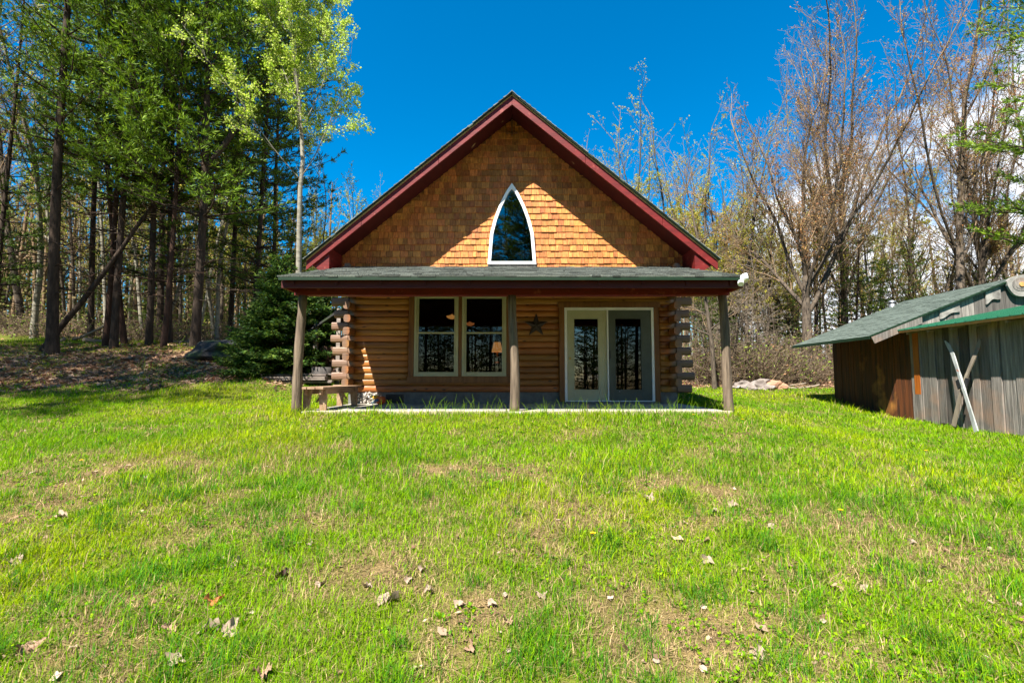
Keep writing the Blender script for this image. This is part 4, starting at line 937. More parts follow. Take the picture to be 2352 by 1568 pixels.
# ---- spruce: boughs down to the ground
SPR = [(.022, .060, .010), (.040, .090, .012), (.06, .12, .015), (.12, .18, .02)]
def spruce(seed, H=3.6, r=.06, base=1.5, cols=SPR, rows=26, per=9, loose=0.0):
    rg = random.Random(seed); rng = np.random.default_rng(seed); cr_ = []; P = []; D = []; Ls = []
    pts = [Vector((.02 * math.sin(i), .02 * math.cos(i), -.15 + (H + .15) * i / 8)) for i in range(9)]; rad = [max(.008, r * (1 - i / 8)) for i in range(9)]
    for w_ in range(rows):
        t = .03 + .95 * w_ / rows; z = H * t; L0 = base * (1 - t) ** .85 + .10
        for b in range(per if t < .8 else 5):
            if rg.random() < loose: continue
            az = rg.uniform(0, 2 * math.pi); L = L0 * rg.uniform(.65, 1.2); el = -.15 + .7 * t + rg.uniform(-.12, .12)
            d = Vector((math.cos(az) * math.cos(el), math.sin(az) * math.cos(el), math.sin(el))); q = Vector((0, 0, z + rg.uniform(-.06, .06)))
            bp = [q, q + d * L * .5 + Vector((0, 0, -.05 * L)), q + d * L + Vector((0, 0, .04 * L))]; cr_.append((bp, [.014, .010, .006], 3))
            side = Vector((-math.sin(az), math.cos(az), 0)); nk = max(4, int(L / .075))
            for k in range(nk):
                u = .12 + .88 * (k + rg.random() * .6) / nk; c = bp[0].lerp(bp[1], u * 2) if u < .5 else bp[1].lerp(bp[2], u * 2 - 1)
                for s in (-1, 1):
                    sd = (side * s * .8 + d * .75 + Vector((0, 0, rg.uniform(-.25, .15)))).normalized(); sl_ = L * .30 * (1.15 - u) + .06
                    m_ = max(2, int(sl_ / .055))
                    for j in range(m_):
                        c2 = c + sd * sl_ * (j + .3) / m_
                        for _ in range(2): P.append(tuple(c2)); D.append(tuple(sd + Vector((rg.gauss(0, .45), rg.gauss(0, .45), rg.gauss(0, .35)))))
                P.append(tuple(c)); D.append(tuple(d + Vector((0, 0, .2))))
    nn = len(P)
    me_l = leaves_mesh('needles', P, D, rng.uniform(.07, .12, nn), rng.uniform(.012, .022, nn), palette(nn, cols, rng, .25), M['needle'], rng)
    return (tubes_mesh('trunk', [(pts, rad, 0)], M['bark_pine'], [7]), tubes_mesh('crown', cr_, M['bark_pine'], [3, 3, 3, 3]), me_l)

# ---- hero pines on the left, named by their trunks
def X(u, Y): return (u - CX) / FPX * Y
PA = pine(101, 20, .15, .33, 3.0, PINE_D + [(.12, .15, .03), (.16, .17, .04)], 20, dead=34, lean=-.03, dens=.55, per=4)
PB = pine(102, 18, .092, .30, 3.0, PINE_L, 20, 'bark_red', dead=30, lean=.0)
PC = pine(103, 19, .112, .27, 3.8, PINE_L, 17, dead=30, lean=.01, nplate=12)
PD = pine(104, 18, .145, .24, 4.1, PINE_D + PINE_L, 16, dead=30, fork=True, lean=-.012, nplate=12)
PE = pine(105, 17, .10, .14, 3.0, PINE_D, 24, dead=20)
W_ = 'white pines at the left of the lawn'
def T(mesh, u, Y, rot, sc, name, lab, cat, grp=None, tilt=(0, 0)): return place(mesh, X(u, Y), Y, rot, sc, name, lab, cat, grp, tilt)
T(PA, 128, 15.0, .3, 1.02, 'pine_tree', 'thickest straight dark pine trunk nearest the left edge of the lawn', 'tree', W_)
T(PB, 237, 16.3, 1.3, 1.0, 'pine_tree', 'slender reddish pine standing alone right of the leaning dead trunk base', 'tree', W_)
T(PC, 268, 16.0, 2.2, .98, 'pine_tree', 'straight reddish pine, left one of the pair that touches at the base', 'tree', W_)
T(PB, 289, 17.2, 4.1, 1.05, 'pine_tree', 'pine leaning to the right out of the base of the touching pair', 'tree', W_, (0, R(7)))
T(PC, 332, 16.6, 5.2, .95, 'pine_tree', 'dark pine leaning slightly right in the middle of the row of trunks', 'tree', W_, (0, R(2.5)))
T(PB, 369, 16.0, .9, .96, 'pine_tree', 'slender dark pine, front one of the close pair left of the forked pine', 'tree', W_, (0, R(1.2)))
T(PE, 386, 17.6, 2.9, 1.0, 'pine_tree', 'thin pine behind the close pair, left of the forked pine', 'tree', W_, (0, R(1)))
T(PD, 447, 16.0, .2, 1.0, 'pine_tree', 'big forked black trunked pine beside the dark boulder', 'tree', W_)
T(PE, 589, 19.0, 1.2, 1.12, 'pine_tree', 'dark pine standing behind the small spruce, left of the aspen', 'tree', W_)
T(PE, 625, 21.5, 3.2, 1.0, 'pine_tree', 'farther dark pine behind the small spruce, half hidden by the aspen', 'tree', W_)
T(PC, 205, 20.0, 3.6, 1.0, 'pine_tree', 'pine deeper in the wood, seen between the thickest trunk and the slender reddish one', 'tree', W_)
T(PC, 520, 21, 5.5, 1.02, 'pine_tree', 'pine deeper in the wood right of the forked pine', 'tree', W_)
T(PE, -12, 17.0, 1.9, .9, 'pine_tree', 'dark pine at the very left edge of the picture', 'tree', W_)
T(PA, 360, 23, 1.9, 1.0, 'pine_tree', 'straight dark pine farthest back behind the middle trunks', 'tree', W_)
# shade givers outside the left edge
PS = pine(107, 18.5, .14, .52, 2.7, PINE_D, 16, dead=14)
for x, y, s, m_, r_ in ((-11.9, 3.8, 1.0, PS, .4), (-14.4, 4.2, 1.0, PS, 2.1), (-17.0, 4.6, 1.02, PS, 3.3), (-13.2, 6.0, 1.0, PS, 1.0), (-19.5, 5.2, 1.0, PS, 5.0), (-16.2, 7.6, 1.0, PS, .2), (-18.5, 10, 1, PC, 1), (-21.5, 8.5, 1, PC, 1)):
    place(m_, x, y, r_, s, 'pine_tree', 'pine outside the left edge that shades the back of the lawn', 'tree', 'pines outside the left edge')
# the trees the windows mirror, behind the camera
for x, y, s, m_, r_ in ((-9, -17, 1.0, PC, .4), (-3.5, -19, 1.05, PE, 2.1), (1.5, -15.5, 1.1, PD, 3.3), (5, -19, 1.0, PC, 1.0), (9.5, -16, 1.0, PA, 5.0), (3.2, -22, 1.2, PE, 4.0), (14, -19, 1.0, PB, 4.0), (-14, -22, 1.0, PA, 4.4), (-6.5, -23, 1.1, PC, 3), (-19, -16, 1.0, PE, 1), (19, -12, 1, PC, 2), (22, -4, 1, PA, 2.6), (-11.5, -14, 1, PE, 2.2), (-6, -13.5, 1, PE, 1.2), (-1.6, -14.5, .85, PE, .2), (1.6, -17, 1.08, PC, 2.6), (.9, -14.2, 1.0, PE, 1.2), (6.5, -13, 1, PE, 5), (11, -12.5, 1, PE, .6), (-16, -9, 1, PE, 3.9), (16, -7, 1, PE, 4.3), (-20, -5, 1, PC, 4.3), (18, 0.5, 1, PE, 1.9)):
    place(m_, x, y, r_, s, 'pine_tree', 'pine on the far side of the lawn that the cabin windows mirror', 'tree', 'pines behind the photographer')
# right edge pine whose boughs reach in
PF = pine(106, 16, .2, .12, 4.8, PINE_L, 18, dead=4, per=5, nplate=15)
place(PF, 18.1, 14.2, .5, 1.0, 'pine_tree', 'bright green pine reaching in from the right edge above the shed', 'tree')

# ---- aspen with fresh leaves
ASP = dict(seg=[14, 9, 6, 4, 3], wig=[.05, .08, .10, .12, .15], up=[.015, .10, .05, .02, 0], taper=[.25, .3, .35, .45, .5], n=[13, 7, 5, 4], t0=[.42, .2, .15, .1], ang=[(.55, .95), (.4, .8), (.4, .9), (.5, 1.1)], len=[.31, .47, .5, .5], rr=[.36, .5, .5, .6], trunk=.92)
asp = hardwood(210, 14.5, .10, ASP, 4, 13, [(.33, .46, .03), (.44, .55, .06), (.52, .58, .14), (.22, .36, .02)], (.055, .085), 'bark_pale', Vector((.05, 0, 1)), 0, .95, 'bark_pale')
T(asp, 664, 15.0, 4.3, 1.0, 'aspen_tree', 'tall aspen with pale crooked trunk and bright new leaves left of the cabin', 'tree')
asp2 = hardwood(211, 12, .10, ASP, 3, 6, [(.30, .38, .06), (.38, .44, .09)], (.05, .08), 'bark_pale', None, 0, .9)
asp3 = hardwood(213, 13, .08, ASP, 3, 5, SPRING + GREENISH, (.06, .10), 'bark_pale', None, 0, .8)

# ---- hardwoods
def vase(**k): d = dict(trunk=.30, n=[8, 14, 8, 6, 4], t0=[.62, .12, .15, .1, .1], ang=[(.20, .62), (.30, .62), (.35, .75), (.35, .8), (.4, .9)], len=[2.6, .36, .44, .5, .5], up=[.0, .022, .06, .04, .02, 0], rr=[.62, .38, .5, .55, .6], seg=[6, 12, 7, 5, 3, 2]); d.update(k); return d
maple1 = hardwood(308, 15.8, .25, vase(), 4, 2, BUD, (.045, .085), leafprob=.50)
maple2 = hardwood(302, 18.5, .22, vase(n=[7, 14, 8, 6, 4], ang=[(.12, .55), (.3, .6), (.3, .7), (.35, .8), (.4, .9)]), 4, 2, BUD + [(.40, .34, .10)], (.045, .085), leafprob=.50)
T(maple1, 1860, 20.0, .6, 1.0, 'hardwood_tree', 'big forked maple with budding vase shaped crown behind the near end of the shed', 'tree', 'budding hardwoods on the right')
T(maple2, 1948, 23.0, 2.4, .98, 'hardwood_tree', 'tall maple just right of the big forked one, with twin upright leaders', 'tree', 'budding hardwoods on the right')
maple3 = hardwood(303, 16, .16, dict(trunk=.8, n=[11, 6, 5, 4], t0=[.38, .2, .2, .1], len=[.42, .5, .5, .5], up=[.02, .09, .05, .02, 0]), 4, 3, BUD, (.05, .09), leafprob=.5)
T(maple3, 2205, 17.5, .6, 1.0, 'hardwood_tree', 'crooked dark trunk leaning right above the shed roof', 'tree', 'budding hardwoods on the right', (0, R(9)))
T(maple2, 2262, 19.5, 4.6, .85, 'hardwood_tree', 'upright dark trunk beside the crooked leaning one above the shed roof', 'tree', 'budding hardwoods on the right')
bare1 = hardwood(304, 13, .13, dict(trunk=.75, n=[12, 6, 5, 4], t0=[.22, .2, .2, .1], ang=[(.7, 1.2), (.4, .9), (.4, .9), (.4, 1)], len=[.30, .5, .5, .5], up=[.02, .02, .03, .02, 0]), 4, 0)
T(bare1, 1640, 17.0, 1.6, .62, 'hardwood_tree', 'bare tree with wide spreading low limbs just behind the right porch post', 'tree', 'budding hardwoods on the right')
# whitish gnarled tree and others at the left edge
T(asp2, 75, 19.0, 1.2, 1.15, 'hardwood_tree', 'pale barked leaning tree at the left edge behind the thickest pine', 'tree', None, (0, R(2)))
T(maple3, 44, 22.0, 3.2, .9, 'hardwood_tree', 'thin dark hardwood at the left edge on the sunny grass bank', 'tree')
T(asp3, 497, 19.0, 2.2, .95, 'birch_tree', 'thin light trunk rising right of the forked pine and behind the boulder', 'tree', None, (0, R(1.5)))

BG1 = [(.34, .27, .09), (.30, .26, .07), (.36, .22, .10), (.28, .20, .11)]
# background woods: shared meshes, every tree an object
THIN = dict(trunk=.85, n=[14, 5, 4, 3], t0=[.35, .2, .2, .1], ang=[(.45, .8), (.4, .8), (.4, .9), (.4, 1)], len=[.24, .5, .5, .5], up=[.01, .08, .05, .02, 0], seg=[9, 6, 4, 3, 2])
bgA = [hardwood(400 + i, 15, .10 + .02 * (i % 3), THIN, 3, 5, [BG1, BG1 + SPRING, BG1][i % 3], (.06, .11), leafprob=.75) for i in range(3)]
bgB = [hardwood(420 + i, 14.5, .11, THIN, 3, 11, SPRING, (.07, .12), leafprob=.8) for i in range(2)]
bgV = [hardwood(430 + i, 15, .13, vase(n=[5, 11, 7, 5, 3]), 3, 5, [BG1 + SPRING, BG1 + SPRING + BUD][i], (.06, .10), leafprob=.7) for i in range(2)]
bgG = [hardwood(440, 13, .10, THIN, 3, 10, GREENISH + SPRING, (.10, .16), leafprob=.9)]
birch = [hardwood(450 + i, 14, .085, THIN, 3, 8, SPRING + GREENISH, (.08, .13), 'bark_pale', leafprob=.7) for i in range(2)]
hem = [pine(460 + i, 9 + 2 * i, .10, .10, 2.1, PINE_D + [(.10, .15, .03)], 20, dead=0, tn=.14, per=5, nplate=6, droop=.07) for i in range(2)]
deadp = [hardwood(470 + i, 8 + i, .055, dict(THIN, n=[16, 4, 3, 3], len=[.22, .5, .5, .5], ang=[(.8, 1.4)] * 4, up=[0, -.03, 0, 0, 0]), 3, 0, leafprob=0, twig='twig_dead') for i in range(2)]
rg = random.Random(77)
KIND = {}
for ks, d in ((bgA, ('grey trunked tree', 'slim brown twigged tree', 'stout budding tree')), (bgB, ('yellow leafing tree', 'pale leafing tree')), (bgV, ('wide crowned tree', 'budding wide crowned tree')), (bgG, ('fresh green tree',)), (birch, ('white birch', 'slim white birch')), (hem, ('short hemlock', 'pointed hemlock')), (deadp, ('dead snag', 'dead brushy snag')), ([PC, PE], ('pine', 'dark pine'))):
    for k_, d_ in zip(ks, d): KIND[id(k_)] = d_
def wood(n, u0, u1, Y0, Y1, kinds, name, lab, grp, s0=.8, s1=1.15, tilt=3):
    for i in range(n):
        u = u0 + (u1 - u0) * (i + rg.random()) / n; Y = rg.uniform(Y0, Y1)
        k = rg.choice(kinds); ty = rg.gauss(0, tilt); sc = rg.uniform(s0, s1); m = (s0 + s1) / 2
        desc = KIND.get(id(k), '') + (' leaning left' if ty < -tilt * .6 else ' leaning right' if ty > tilt * .6 else '')
        where = 'near ' if Y < Y0 + (Y1 - Y0) * .33 else 'far ' if Y > Y0 + (Y1 - Y0) * .66 else ''
        T(k, u, Y, rg.uniform(0, 6.3), sc, name, where + ('tall ' if sc > m else 'low ') + desc.strip() + ' ' + lab, 'tree', grp, (R(rg.gauss(0, tilt)), R(ty)))
wood(36, 1370, 1690, 24, 36, bgB + bgB + bgB + bgV + bgA[:1], 'hardwood_tree', 'behind the right slope of the cabin roof', 'woods behind the right slope of the roof', .55, .76)
wood(5, 1540, 1720, 24, 30, bgB, 'hardwood_tree', 'just right of the cabin roof end', 'yellow green trees right of the roof', .60, .72)
wood(32, 1600, 1880, 22, 38, bgA + bgB + bgV + bgB + deadp, 'hardwood_tree', 'in the wood between cabin and shed', 'woods between cabin and shed', .50, .72)
wood(26, 1880, 2352, 21, 38, bgA + bgV + bgA + bgB, 'hardwood_tree', 'behind the shed', 'woods behind the shed', .58, .85)
wood(18, 1600, 1880, 22, 32, hem, 'hemlock_tree', 'low in the wood between cabin and shed', 'hemlocks between cabin and shed', .30, .55)
wood(15, 1900, 2360, 21, 27, hem, 'hemlock_tree', 'showing over the shed roof', 'hemlocks behind the shed', .40, .68)
wood(9, 1600, 1800, 19.5, 22, deadp, 'dead_tree', 'tangled at the wood edge by the rocks', 'dead saplings at the wood edge', .5, .75, 8)
wood(32, -60, 560, 22, 42, bgA + birch + bgG, 'hardwood_tree', 'in the sunny wood behind the pine trunks', 'woods behind the pine trunks', .7, 1.1)
wood(9, 100, 560, 21, 34, birch, 'birch_tree', 'far behind the row of pine trunks', 'birches behind the pine trunks', .7, 1.0, 6)
wood(12, -80, 640, 24, 34, hem, 'hemlock_tree', 'under the trees behind the pine trunks', 'hemlocks behind the pine trunks', .35, .7)
wood(20, 560, 860, 24, 36, bgG + bgB + bgG + birch, 'hardwood_tree', 'behind the left slope of the cabin roof', 'woods behind the left slope of the roof', .48, .66)
wood(8, -700, -60, 14, 34, [PC, PE] + bgA, 'forest_tree', 'of the wood outside the left edge', 'woods outside the left edge', .8, 1.05)
wood(8, 2400, 3100, 16, 34, hem + bgA + bgV, 'forest_tree', 'of the wood outside the right edge', 'woods outside the right edge', .7, .95)
for i in range(22):      # undergrowth that the windows mirror
    a = rg.uniform(-1.1, 1.1); d = rg.uniform(17, 25); place(hem[i % 2], d * math.sin(a), -d * math.cos(a), rg.uniform(0, 6.3), rg.uniform(.5, .9), 'hemlock_tree', 'hemlock across the lawn that the cabin windows mirror', 'tree', 'hemlocks behind the photographer')

def split_labels():
    by = {}
    for o in C.objects:
        if o.get('group') and o.get('category') == 'tree' and o.location.y > 5: by.setdefault(o['label'], []).append(o)
    for lab, os_ in by.items():
        if 1 < len(os_) < 4 and len(lab.split()) < 16:
            os_.sort(key=lambda o: o.location.x / o.location.y)
            for o, wd in zip(os_, ('left', 'right') if len(os_) == 2 else ('left', 'middle', 'right')): o['label'] = wd + ' ' + lab
split_labels()
# far wood, one mass nobody could count
def far_wood():
    rng = np.random.default_rng(9); rg2 = random.Random(9); L = []; P = []; D = []; colr = []
    for i in range(660):
        a = R(rg2.uniform(-62, 62) if i % 5 < 3 else rg2.uniform(-58, -22)) if i < 430 else R(rg2.uniform(62, 298)); dist = rg2.uniform(36, 75) if i < 430 else rg2.uniform(26, 55)
        if i < 430 and a > .2 and rg2.random() < .12: continue
        x = dist * math.sin(a); y = dist * math.cos(a); z = zg(x, y); h = rg2.uniform(8, 13) * (1 if a < .2 else .8) * (1 if i < 430 else 1.3); r = rg2.uniform(.07, .16); lx = rg2.gauss(0, .5)
        L.append(([Vector((x, y, z - .3)), Vector((x + lx * .4, y, z + h * .5)), Vector((x + lx, y, z + h))], [r, r * .7, .03], 0))
        for b in range(9):
            t = rg2.uniform(.3, .95); q = Vector((x + lx * t, y, z + h * t)); az = rg2.uniform(0, 6.3); bl = h * .2 * (1.2 - t)
            e2 = q + Vector((math.cos(az) * bl, math.sin(az) * bl, bl * .9)); L.append(([q, q.lerp(e2, .5), e2], [.035, .025, .02], 3))
            for k in range(5): P.append(tuple(q.lerp(e2, rg2.uniform(.3, 1)) + Vector((rg2.gauss(0, .35), rg2.gauss(0, .35), rg2.gauss(0, .3))))); D.append((rg2.gauss(0, 1), rg2.gauss(0, 1), rg2.gauss(0, 1)))
        for k in range((230 if a > .2 else 260) if i < 430 else 150):
            hh_ = rg2.random() ** 1.4 * 5.8 if a > .2 and i < 430 else rg2.random() ** 1.6 * 8.5; P.append((x + rg2.gauss(0, 1.8), y + rg2.gauss(0, 1.8), z + hh_)); D.append((rg2.gauss(0, 1), rg2.gauss(0, 1), rg2.gauss(0, 1)))
    m1 = tubes_mesh('far_wood', L, M['twig'], [5, 4, 3, 3]); o = link('far_wood', m1); tag(o, 'far wood of thin grey trunks and brush behind all the nearer trees', 'forest', kind='stuff')
    n = len(P); m2 = leaves_mesh('leaves', P, D, rng.uniform(.12, .26, n), rng.uniform(.04, .09, n), palette(n, [(.17, .16, .045), (.22, .17, .085), (.09, .13, .02), (.26, .23, .07)], rng), M['leaf'], rng)
    c = link('leaves', m2, o); tag(c, kind='stuff')
far_wood()

# ---- spruces beside the cabin
S1 = spruce(501, 3.3, .07, 1.35, SPR, 26, 10); S2 = spruce(502, 3.0, .06, 1.2, SPR + [(.09, .16, .03)], 24, 10)
T(S1, 640, 12.9, .5, (1.02, 1.02, .98), 'spruce_tree', 'bushy dark spruce left of the porch post with branches to the ground', 'tree', 'small spruces left of the cabin')
T(S2, 722, 13.6, 1.5, 1.0, 'spruce_tree', 'smaller spruce just right of the bushy one, behind the porch post', 'tree', 'small spruces left of the cabin')
T(S2, 585, 14.0, 3.5, .62, 'spruce_tree', 'lowest little spruce at the left foot of the bushy one', 'tree', 'small spruces left of the cabin')

# ---- fallen and leaning wood
def pole(a, b, r0, r1, m, lab, seed=0, name='fallen_log', cat='log', br=0, grp=None):
    rg2 = random.Random(seed); A, B = Vector(a), Vector(b); n = 10; pts = []; rad = []
    for i in range(n + 1):
        t = i / n; p = A.lerp(B, t) + Vector((rg2.gauss(0, .015), rg2.gauss(0, .015), -.10 * math.sin(math.pi * t) * (1 if br else .1))); pts.append(p); rad.append(r0 + (r1 - r0) * t)
    e = empty(name, A, lab, cat, grp); mb = MB(); mb.tube(pts, rad, 9); mb.build('trunk', M[m], e)
    if br:
        mb = MB(); ax = (B - A).normalized()
        for k in range(br):
            t = rg2.uniform(.25, 1); p = A.lerp(B, t); d = turn(ax, rg2.uniform(.5, 1.2), rg2.uniform(0, 6.3)); l_ = rg2.uniform(.3, 1.1); mb.tube([p, p + d * l_ * .5, p + d * l_ + Vector((0, 0, -.05))], [.018, .012, .006], 4, False)
        mb.build('branch_stubs', M['twig'], e)
xa, xb = X(91, 15.4), X(345, 16.2)
pole((xa, 15.4, zg(xa, 15.4) - .05), (xb, 16.2, at(345, 455, 16.2)[1]), .095, .05, 'bark_pine', 'dead dark trunk leaning diagonally across the pines', 3, 'leaning_trunk', 'log', 16)
xa, xb = X(165, 18.5), X(262, 17.2)
pole((xa, 18.5, zg(xa, 18.5) + .05), (xb, 17.2, at(262, 728, 17.2)[1]), .05, .035, 'twig_dead', 'thin pale dead pole propped against the pines', 4, br=4)
for i, (u0, u1, Y, m_, lab) in enumerate(((190, 300, 18.0, 'twig_dead', 'bleached fallen log lying on the sunny ground behind the pine trunks'), (385, 440, 17.8, 'twig_dead', 'short pale fallen log between the close pair and the forked pine'), (108, 145, 17.5, 'twig_dead', 'pale broken pole on the ground behind the thickest pine'), (458, 560, 17.0, 'twig_dead', 'pale fallen log behind the dark boulder'))):
    xa, xb = X(u0, Y), X(u1, Y + .4); pole((xa, Y, zg(xa, Y) + .10), (xb, Y + .4, zg(xb, Y + .4) + .14), .08, .06, m_, lab, 10 + i, br=3, grp='fallen logs')
for i, (u0, u1, Y, lab) in enumerate(((1722, 1850, 18.3, 'pale fallen limb lying behind the rock pile'), (1785, 1880, 17.6, 'twisted bleached limb right of the rock pile'))):
    xa, xb = X(u0, Y), X(u1, Y - .3); pole((xa, Y, zg(xa, Y) + .08), (xb, Y - .3, zg(xb, Y - .3) + .16), .05, .03, 'twig_dead', lab, 30 + i, br=6, grp='limbs by the rock pile')

# brush at the wood edges and litter: nobody could count it
def brush():
    rg2 = random.Random(19); rng = np.random.default_rng(19); L = []; P = []; D = []
    zones = [(1590, 1880, 18.6, 25, 330, 2.1), (1880, 2352, 19, 26, 150, 2.4), (-60, 600, 18.5, 27, 230, 1.1), (1300, 1600, 24, 30, 40, 1.5)]
    for u0, u1, Y0, Y1, n, h in zones:
        for i in range(n):
            Y = rg2.uniform(Y0, Y1); x = X(rg2.uniform(u0, u1), Y); z = zg(x, Y); b = Vector((x, Y, z - .05))
            for k in range(5):
                d = Vector((rg2.gauss(0, .5), rg2.gauss(0, .5), rg2.uniform(.5, 1.2))).normalized(); l_ = h * rg2.uniform(.4, 1.2); p = b; pts = [p]
                for s in range(4): d = (d + Vector((rg2.gauss(0, .22), rg2.gauss(0, .22), -.06))).normalized(); p = p + d * l_ / 4; pts.append(p)
                L.append((pts, [.012, .011, .010, .008, .007], 3))
                for q in pts[1:]:
                    e2 = q + Vector((rg2.gauss(0, .3), rg2.gauss(0, .3), rg2.gauss(.05, .2))); L.append(([q, q.lerp(e2, .5), e2], [.008, .007, .006], 3))
                    if rg2.random() < .9: P.append(tuple(e2)); D.append((rg2.gauss(0, 1), rg2.gauss(0, 1), rg2.gauss(0, 1)))
    o = link('brush', tubes_mesh('brush', L, mat('dry brush', (0.20, 0.15, 0.10), (0.08, 0.055, 0.035), (2, 2, 2), .9, spec=.1), [3])); tag(o, 'tangle of dry brush and saplings along the edge of the woods', 'brush', kind='stuff')
    n = len(P); c = link('brush_leaves', leaves_mesh('brush_leaves', P, D, rng.uniform(.06, .12, n), rng.uniform(.02, .04, n), palette(n, GREENISH + [(.20, .20, .04), (.13, .17, .03), (.3, .16, .08)], rng), M['leaf'], rng), o); tag(c, kind='stuff')
brush()

# ================================================================= GRASS, LITTER, FLOWERS
def in_cabin(x, y, m=0.0): return (np.abs(x) < 3.74 + m) & (y > 8.26 - m) & (y < 19.6)
def in_shed(x, y):
    a = (x - 8.6) * SC - (y - 8.4) * SS; b = (x - 8.6) * SS + (y - 8.4) * SC
    return (a > .33) & (b > -4.4) & (b < 6.0)
def grass():
    rng = np.random.default_rng(33)
    bands = [(1.6, 3.2, 13000), (3.2, 4.8, 10500), (4.8, 7, 5600), (7, 10, 3200), (10, 14, 1500), (14, 22, 560)]
    XX = []; YY = []; SCL = []
    for y0, y1, den in bands:
        wd = min(1.12 * y1 + .6, 18); n = int(den * (y1 - y0) * 2 * wd)
        x = rng.uniform(-wd, wd, n); y = rng.uniform(y0, y1, n); k = np.abs(x) < 1.10 * y + .4
        XX.append(x[k]); YY.append(y[k]); SCL.append(np.full(k.sum(), {13000: 1.0, 10500: 1.2, 5600: 1.45, 3200: 1.8, 1500: 2.4, 560: 3.6}[den]))
    # a little lawn beside the photographer, for other viewpoints
    x = rng.uniform(-9, 9, 40000); y = rng.uniform(-4, 1.6, 40000); XX.append(x); YY.append(y); SCL.append(np.full(40000, 2.6))
    x = np.concatenate(XX); y = np.concatenate(YY); sc = np.concatenate(SCL)
    bare = bare_mask(x, y); lit = litter_mask(x, y); clump = fbm(x, y, 1.1, 40); c2 = vnoise(x, y, 7, 44)
    keep = rng.random(len(x)) < np.clip(1.0 - bare * .30, 0.05, 1) * np.clip(1 - lit * .93, 0, 1) * (.55 + .6 * c2)
    keep &= ~in_cabin(x, y) & ~in_shed(x, y)
    x, y, sc, bare, lit, clump, c2 = (a[keep] for a in (x, y, sc, bare, lit, clump, c2)); n = len(x)
    z = surf(x, y)
    tuft = np.clip((vnoise(x, y, 3.4, 90) * .6 + vnoise(x, y, 8, 91) * .4 - .55) * 7, 0, 1) * np.clip((8 - y) / 3, .25, 1)
    tall = np.clip((clump - .48) * 5, 0, 1) * (rng.random(n) < .45) + tuft * .8
    edge = np.exp(-((y - 8.1) / .22) ** 2) * (np.abs(x) < 4)
    shedside = np.exp(-((x - 8.3 - .06 * (y - 8.4)) / .5) ** 2) * .4
    h = rng.gamma(4.5, .0125, n) * (.62 + .75 * tall + .5 * edge + shedside) * (1 - .35 * bare); h = np.clip(h, .015, .26) + .008
    h *= np.where(y < 4.5, .85, 1.0)
    w_ = rng.uniform(.0011, .0025, n) * sc
    az = rng.uniform(0, 2 * np.pi, n); lean = rng.gamma(2.2, .45, n); lean = np.clip(lean, .05, 1.9)
    dx, dy = np.cos(az), np.sin(az); sx_, sy_ = -dy, dx
    flat = (rng.random(n) < .12 + .50 * bare)           # straw lies down
    lean = np.where(flat, rng.uniform(1.5, 3, n), lean)
    hh = np.where(flat, h * .35, h)
    b = np.stack([x, y, z - .004], 1); S = np.stack([sx_, sy_, np.zeros(n)], 1) * w_[:, None]
    m1 = b + np.stack([dx * h * lean * .22, dy * h * lean * .22, hh * .60], 1)
    tp = b + np.stack([dx * h * lean * .75, dy * h * lean * .75, hh * 1.0], 1)
    V = np.stack([b - S, b + S, m1 + S * .85, m1 - S * .85, tp], 1).reshape(-1, 3)
    i0 = np.arange(n)[:, None] * 5
    Q = i0 + np.array([[0, 1, 2, 3]]); Tt = i0 + np.array([[3, 2, 4]])
    g1 = np.array([.095, .235, .001]); g2 = np.array([.22, .37, .002]); g3 = np.array([.40, .44, .003]); g4 = np.array([.050, .16, .012]); st = np.array([.52, .40, .23])
    t = np.clip(fbm(x, y, .8, 60) * 1.5 - .25 + rng.normal(0, .22, n), 0, 1)[:, None]
    col = g1 * (1 - t) + g2 * t
    yl = np.clip((fbm(x, y, .45, 70) - .42) * 3 + rng.normal(0, .2, n), 0, 1)[:, None]; col = col * (1 - yl * .6) + g3 * yl * .6
    bl = (rng.random(n) < .13 + .45 * tuft)[:, None]; col = np.where(bl, g4 * 1.3, col)
    ps = np.clip(.06 + .75 * bare + .04 * (y < 6.5), 0, .85); ps = ps * (1 - .8 * tuft); sr_ = (rng.random(n) < ps)[:, None] | flat[:, None]; col = np.where(sr_, st * rng.uniform(.35, 1.10, (n, 1)) * np.array([1, .95, .85]), col)
    col = np.clip(col * rng.uniform(.72, 1.28, (n, 1)), .004, .8)
    me = np_mesh('grass', V, [Q, Tt], M['grass'], np.repeat(col, 5, axis=0))
    o = link('grass', me); tag(o, 'patchy spring lawn of short bright green grass with straw coloured bare spots', 'grass', kind='stuff')
    # broad leaved weeds: small rosettes
    k = 9000; wy = 2 + 8.5 * rng.random(k) ** 1.4; wx = rng.uniform(-1, 1, k) * (1.05 * wy + .3); ok = (fbm(wx, wy, .9, 81) > .50) & ~in_cabin(wx, wy) & ~in_shed(wx, wy) & (litter_mask(wx, wy) < .4); wx, wy = wx[ok], wy[ok]
    wz = surf(wx, wy); P = []; D = []; Ln = []
    for a, b_, c in zip(wx, wy, wz):
        m_ = rng.integers(5, 12); s = rng.uniform(.010, .027) * (1.0 if b_ < 5 else 1.3)
        for j in range(m_):
            t_ = rng.uniform(0, 6.3); P.append((a + .01 * math.cos(t_), b_ + .01 * math.sin(t_), c + .006 + rng.uniform(0, .02))); D.append((math.cos(t_), math.sin(t_), rng.uniform(.15, .9))); Ln.append(s * rng.uniform(.7, 1.3))
    n = len(P); Ln = np.array(Ln)
    me = leaves_mesh('weeds', P, D, Ln, Ln * .30, palette(n, [(.10, .24, .005), (.17, .33, .008), (.07, .19, .012), (.24, .36, .008)], rng), M['grass'], rng)
    o = link('weeds', me); tag(o, 'low broad leaved weeds and clover growing through the lawn', 'weeds', kind='stuff')
grass()
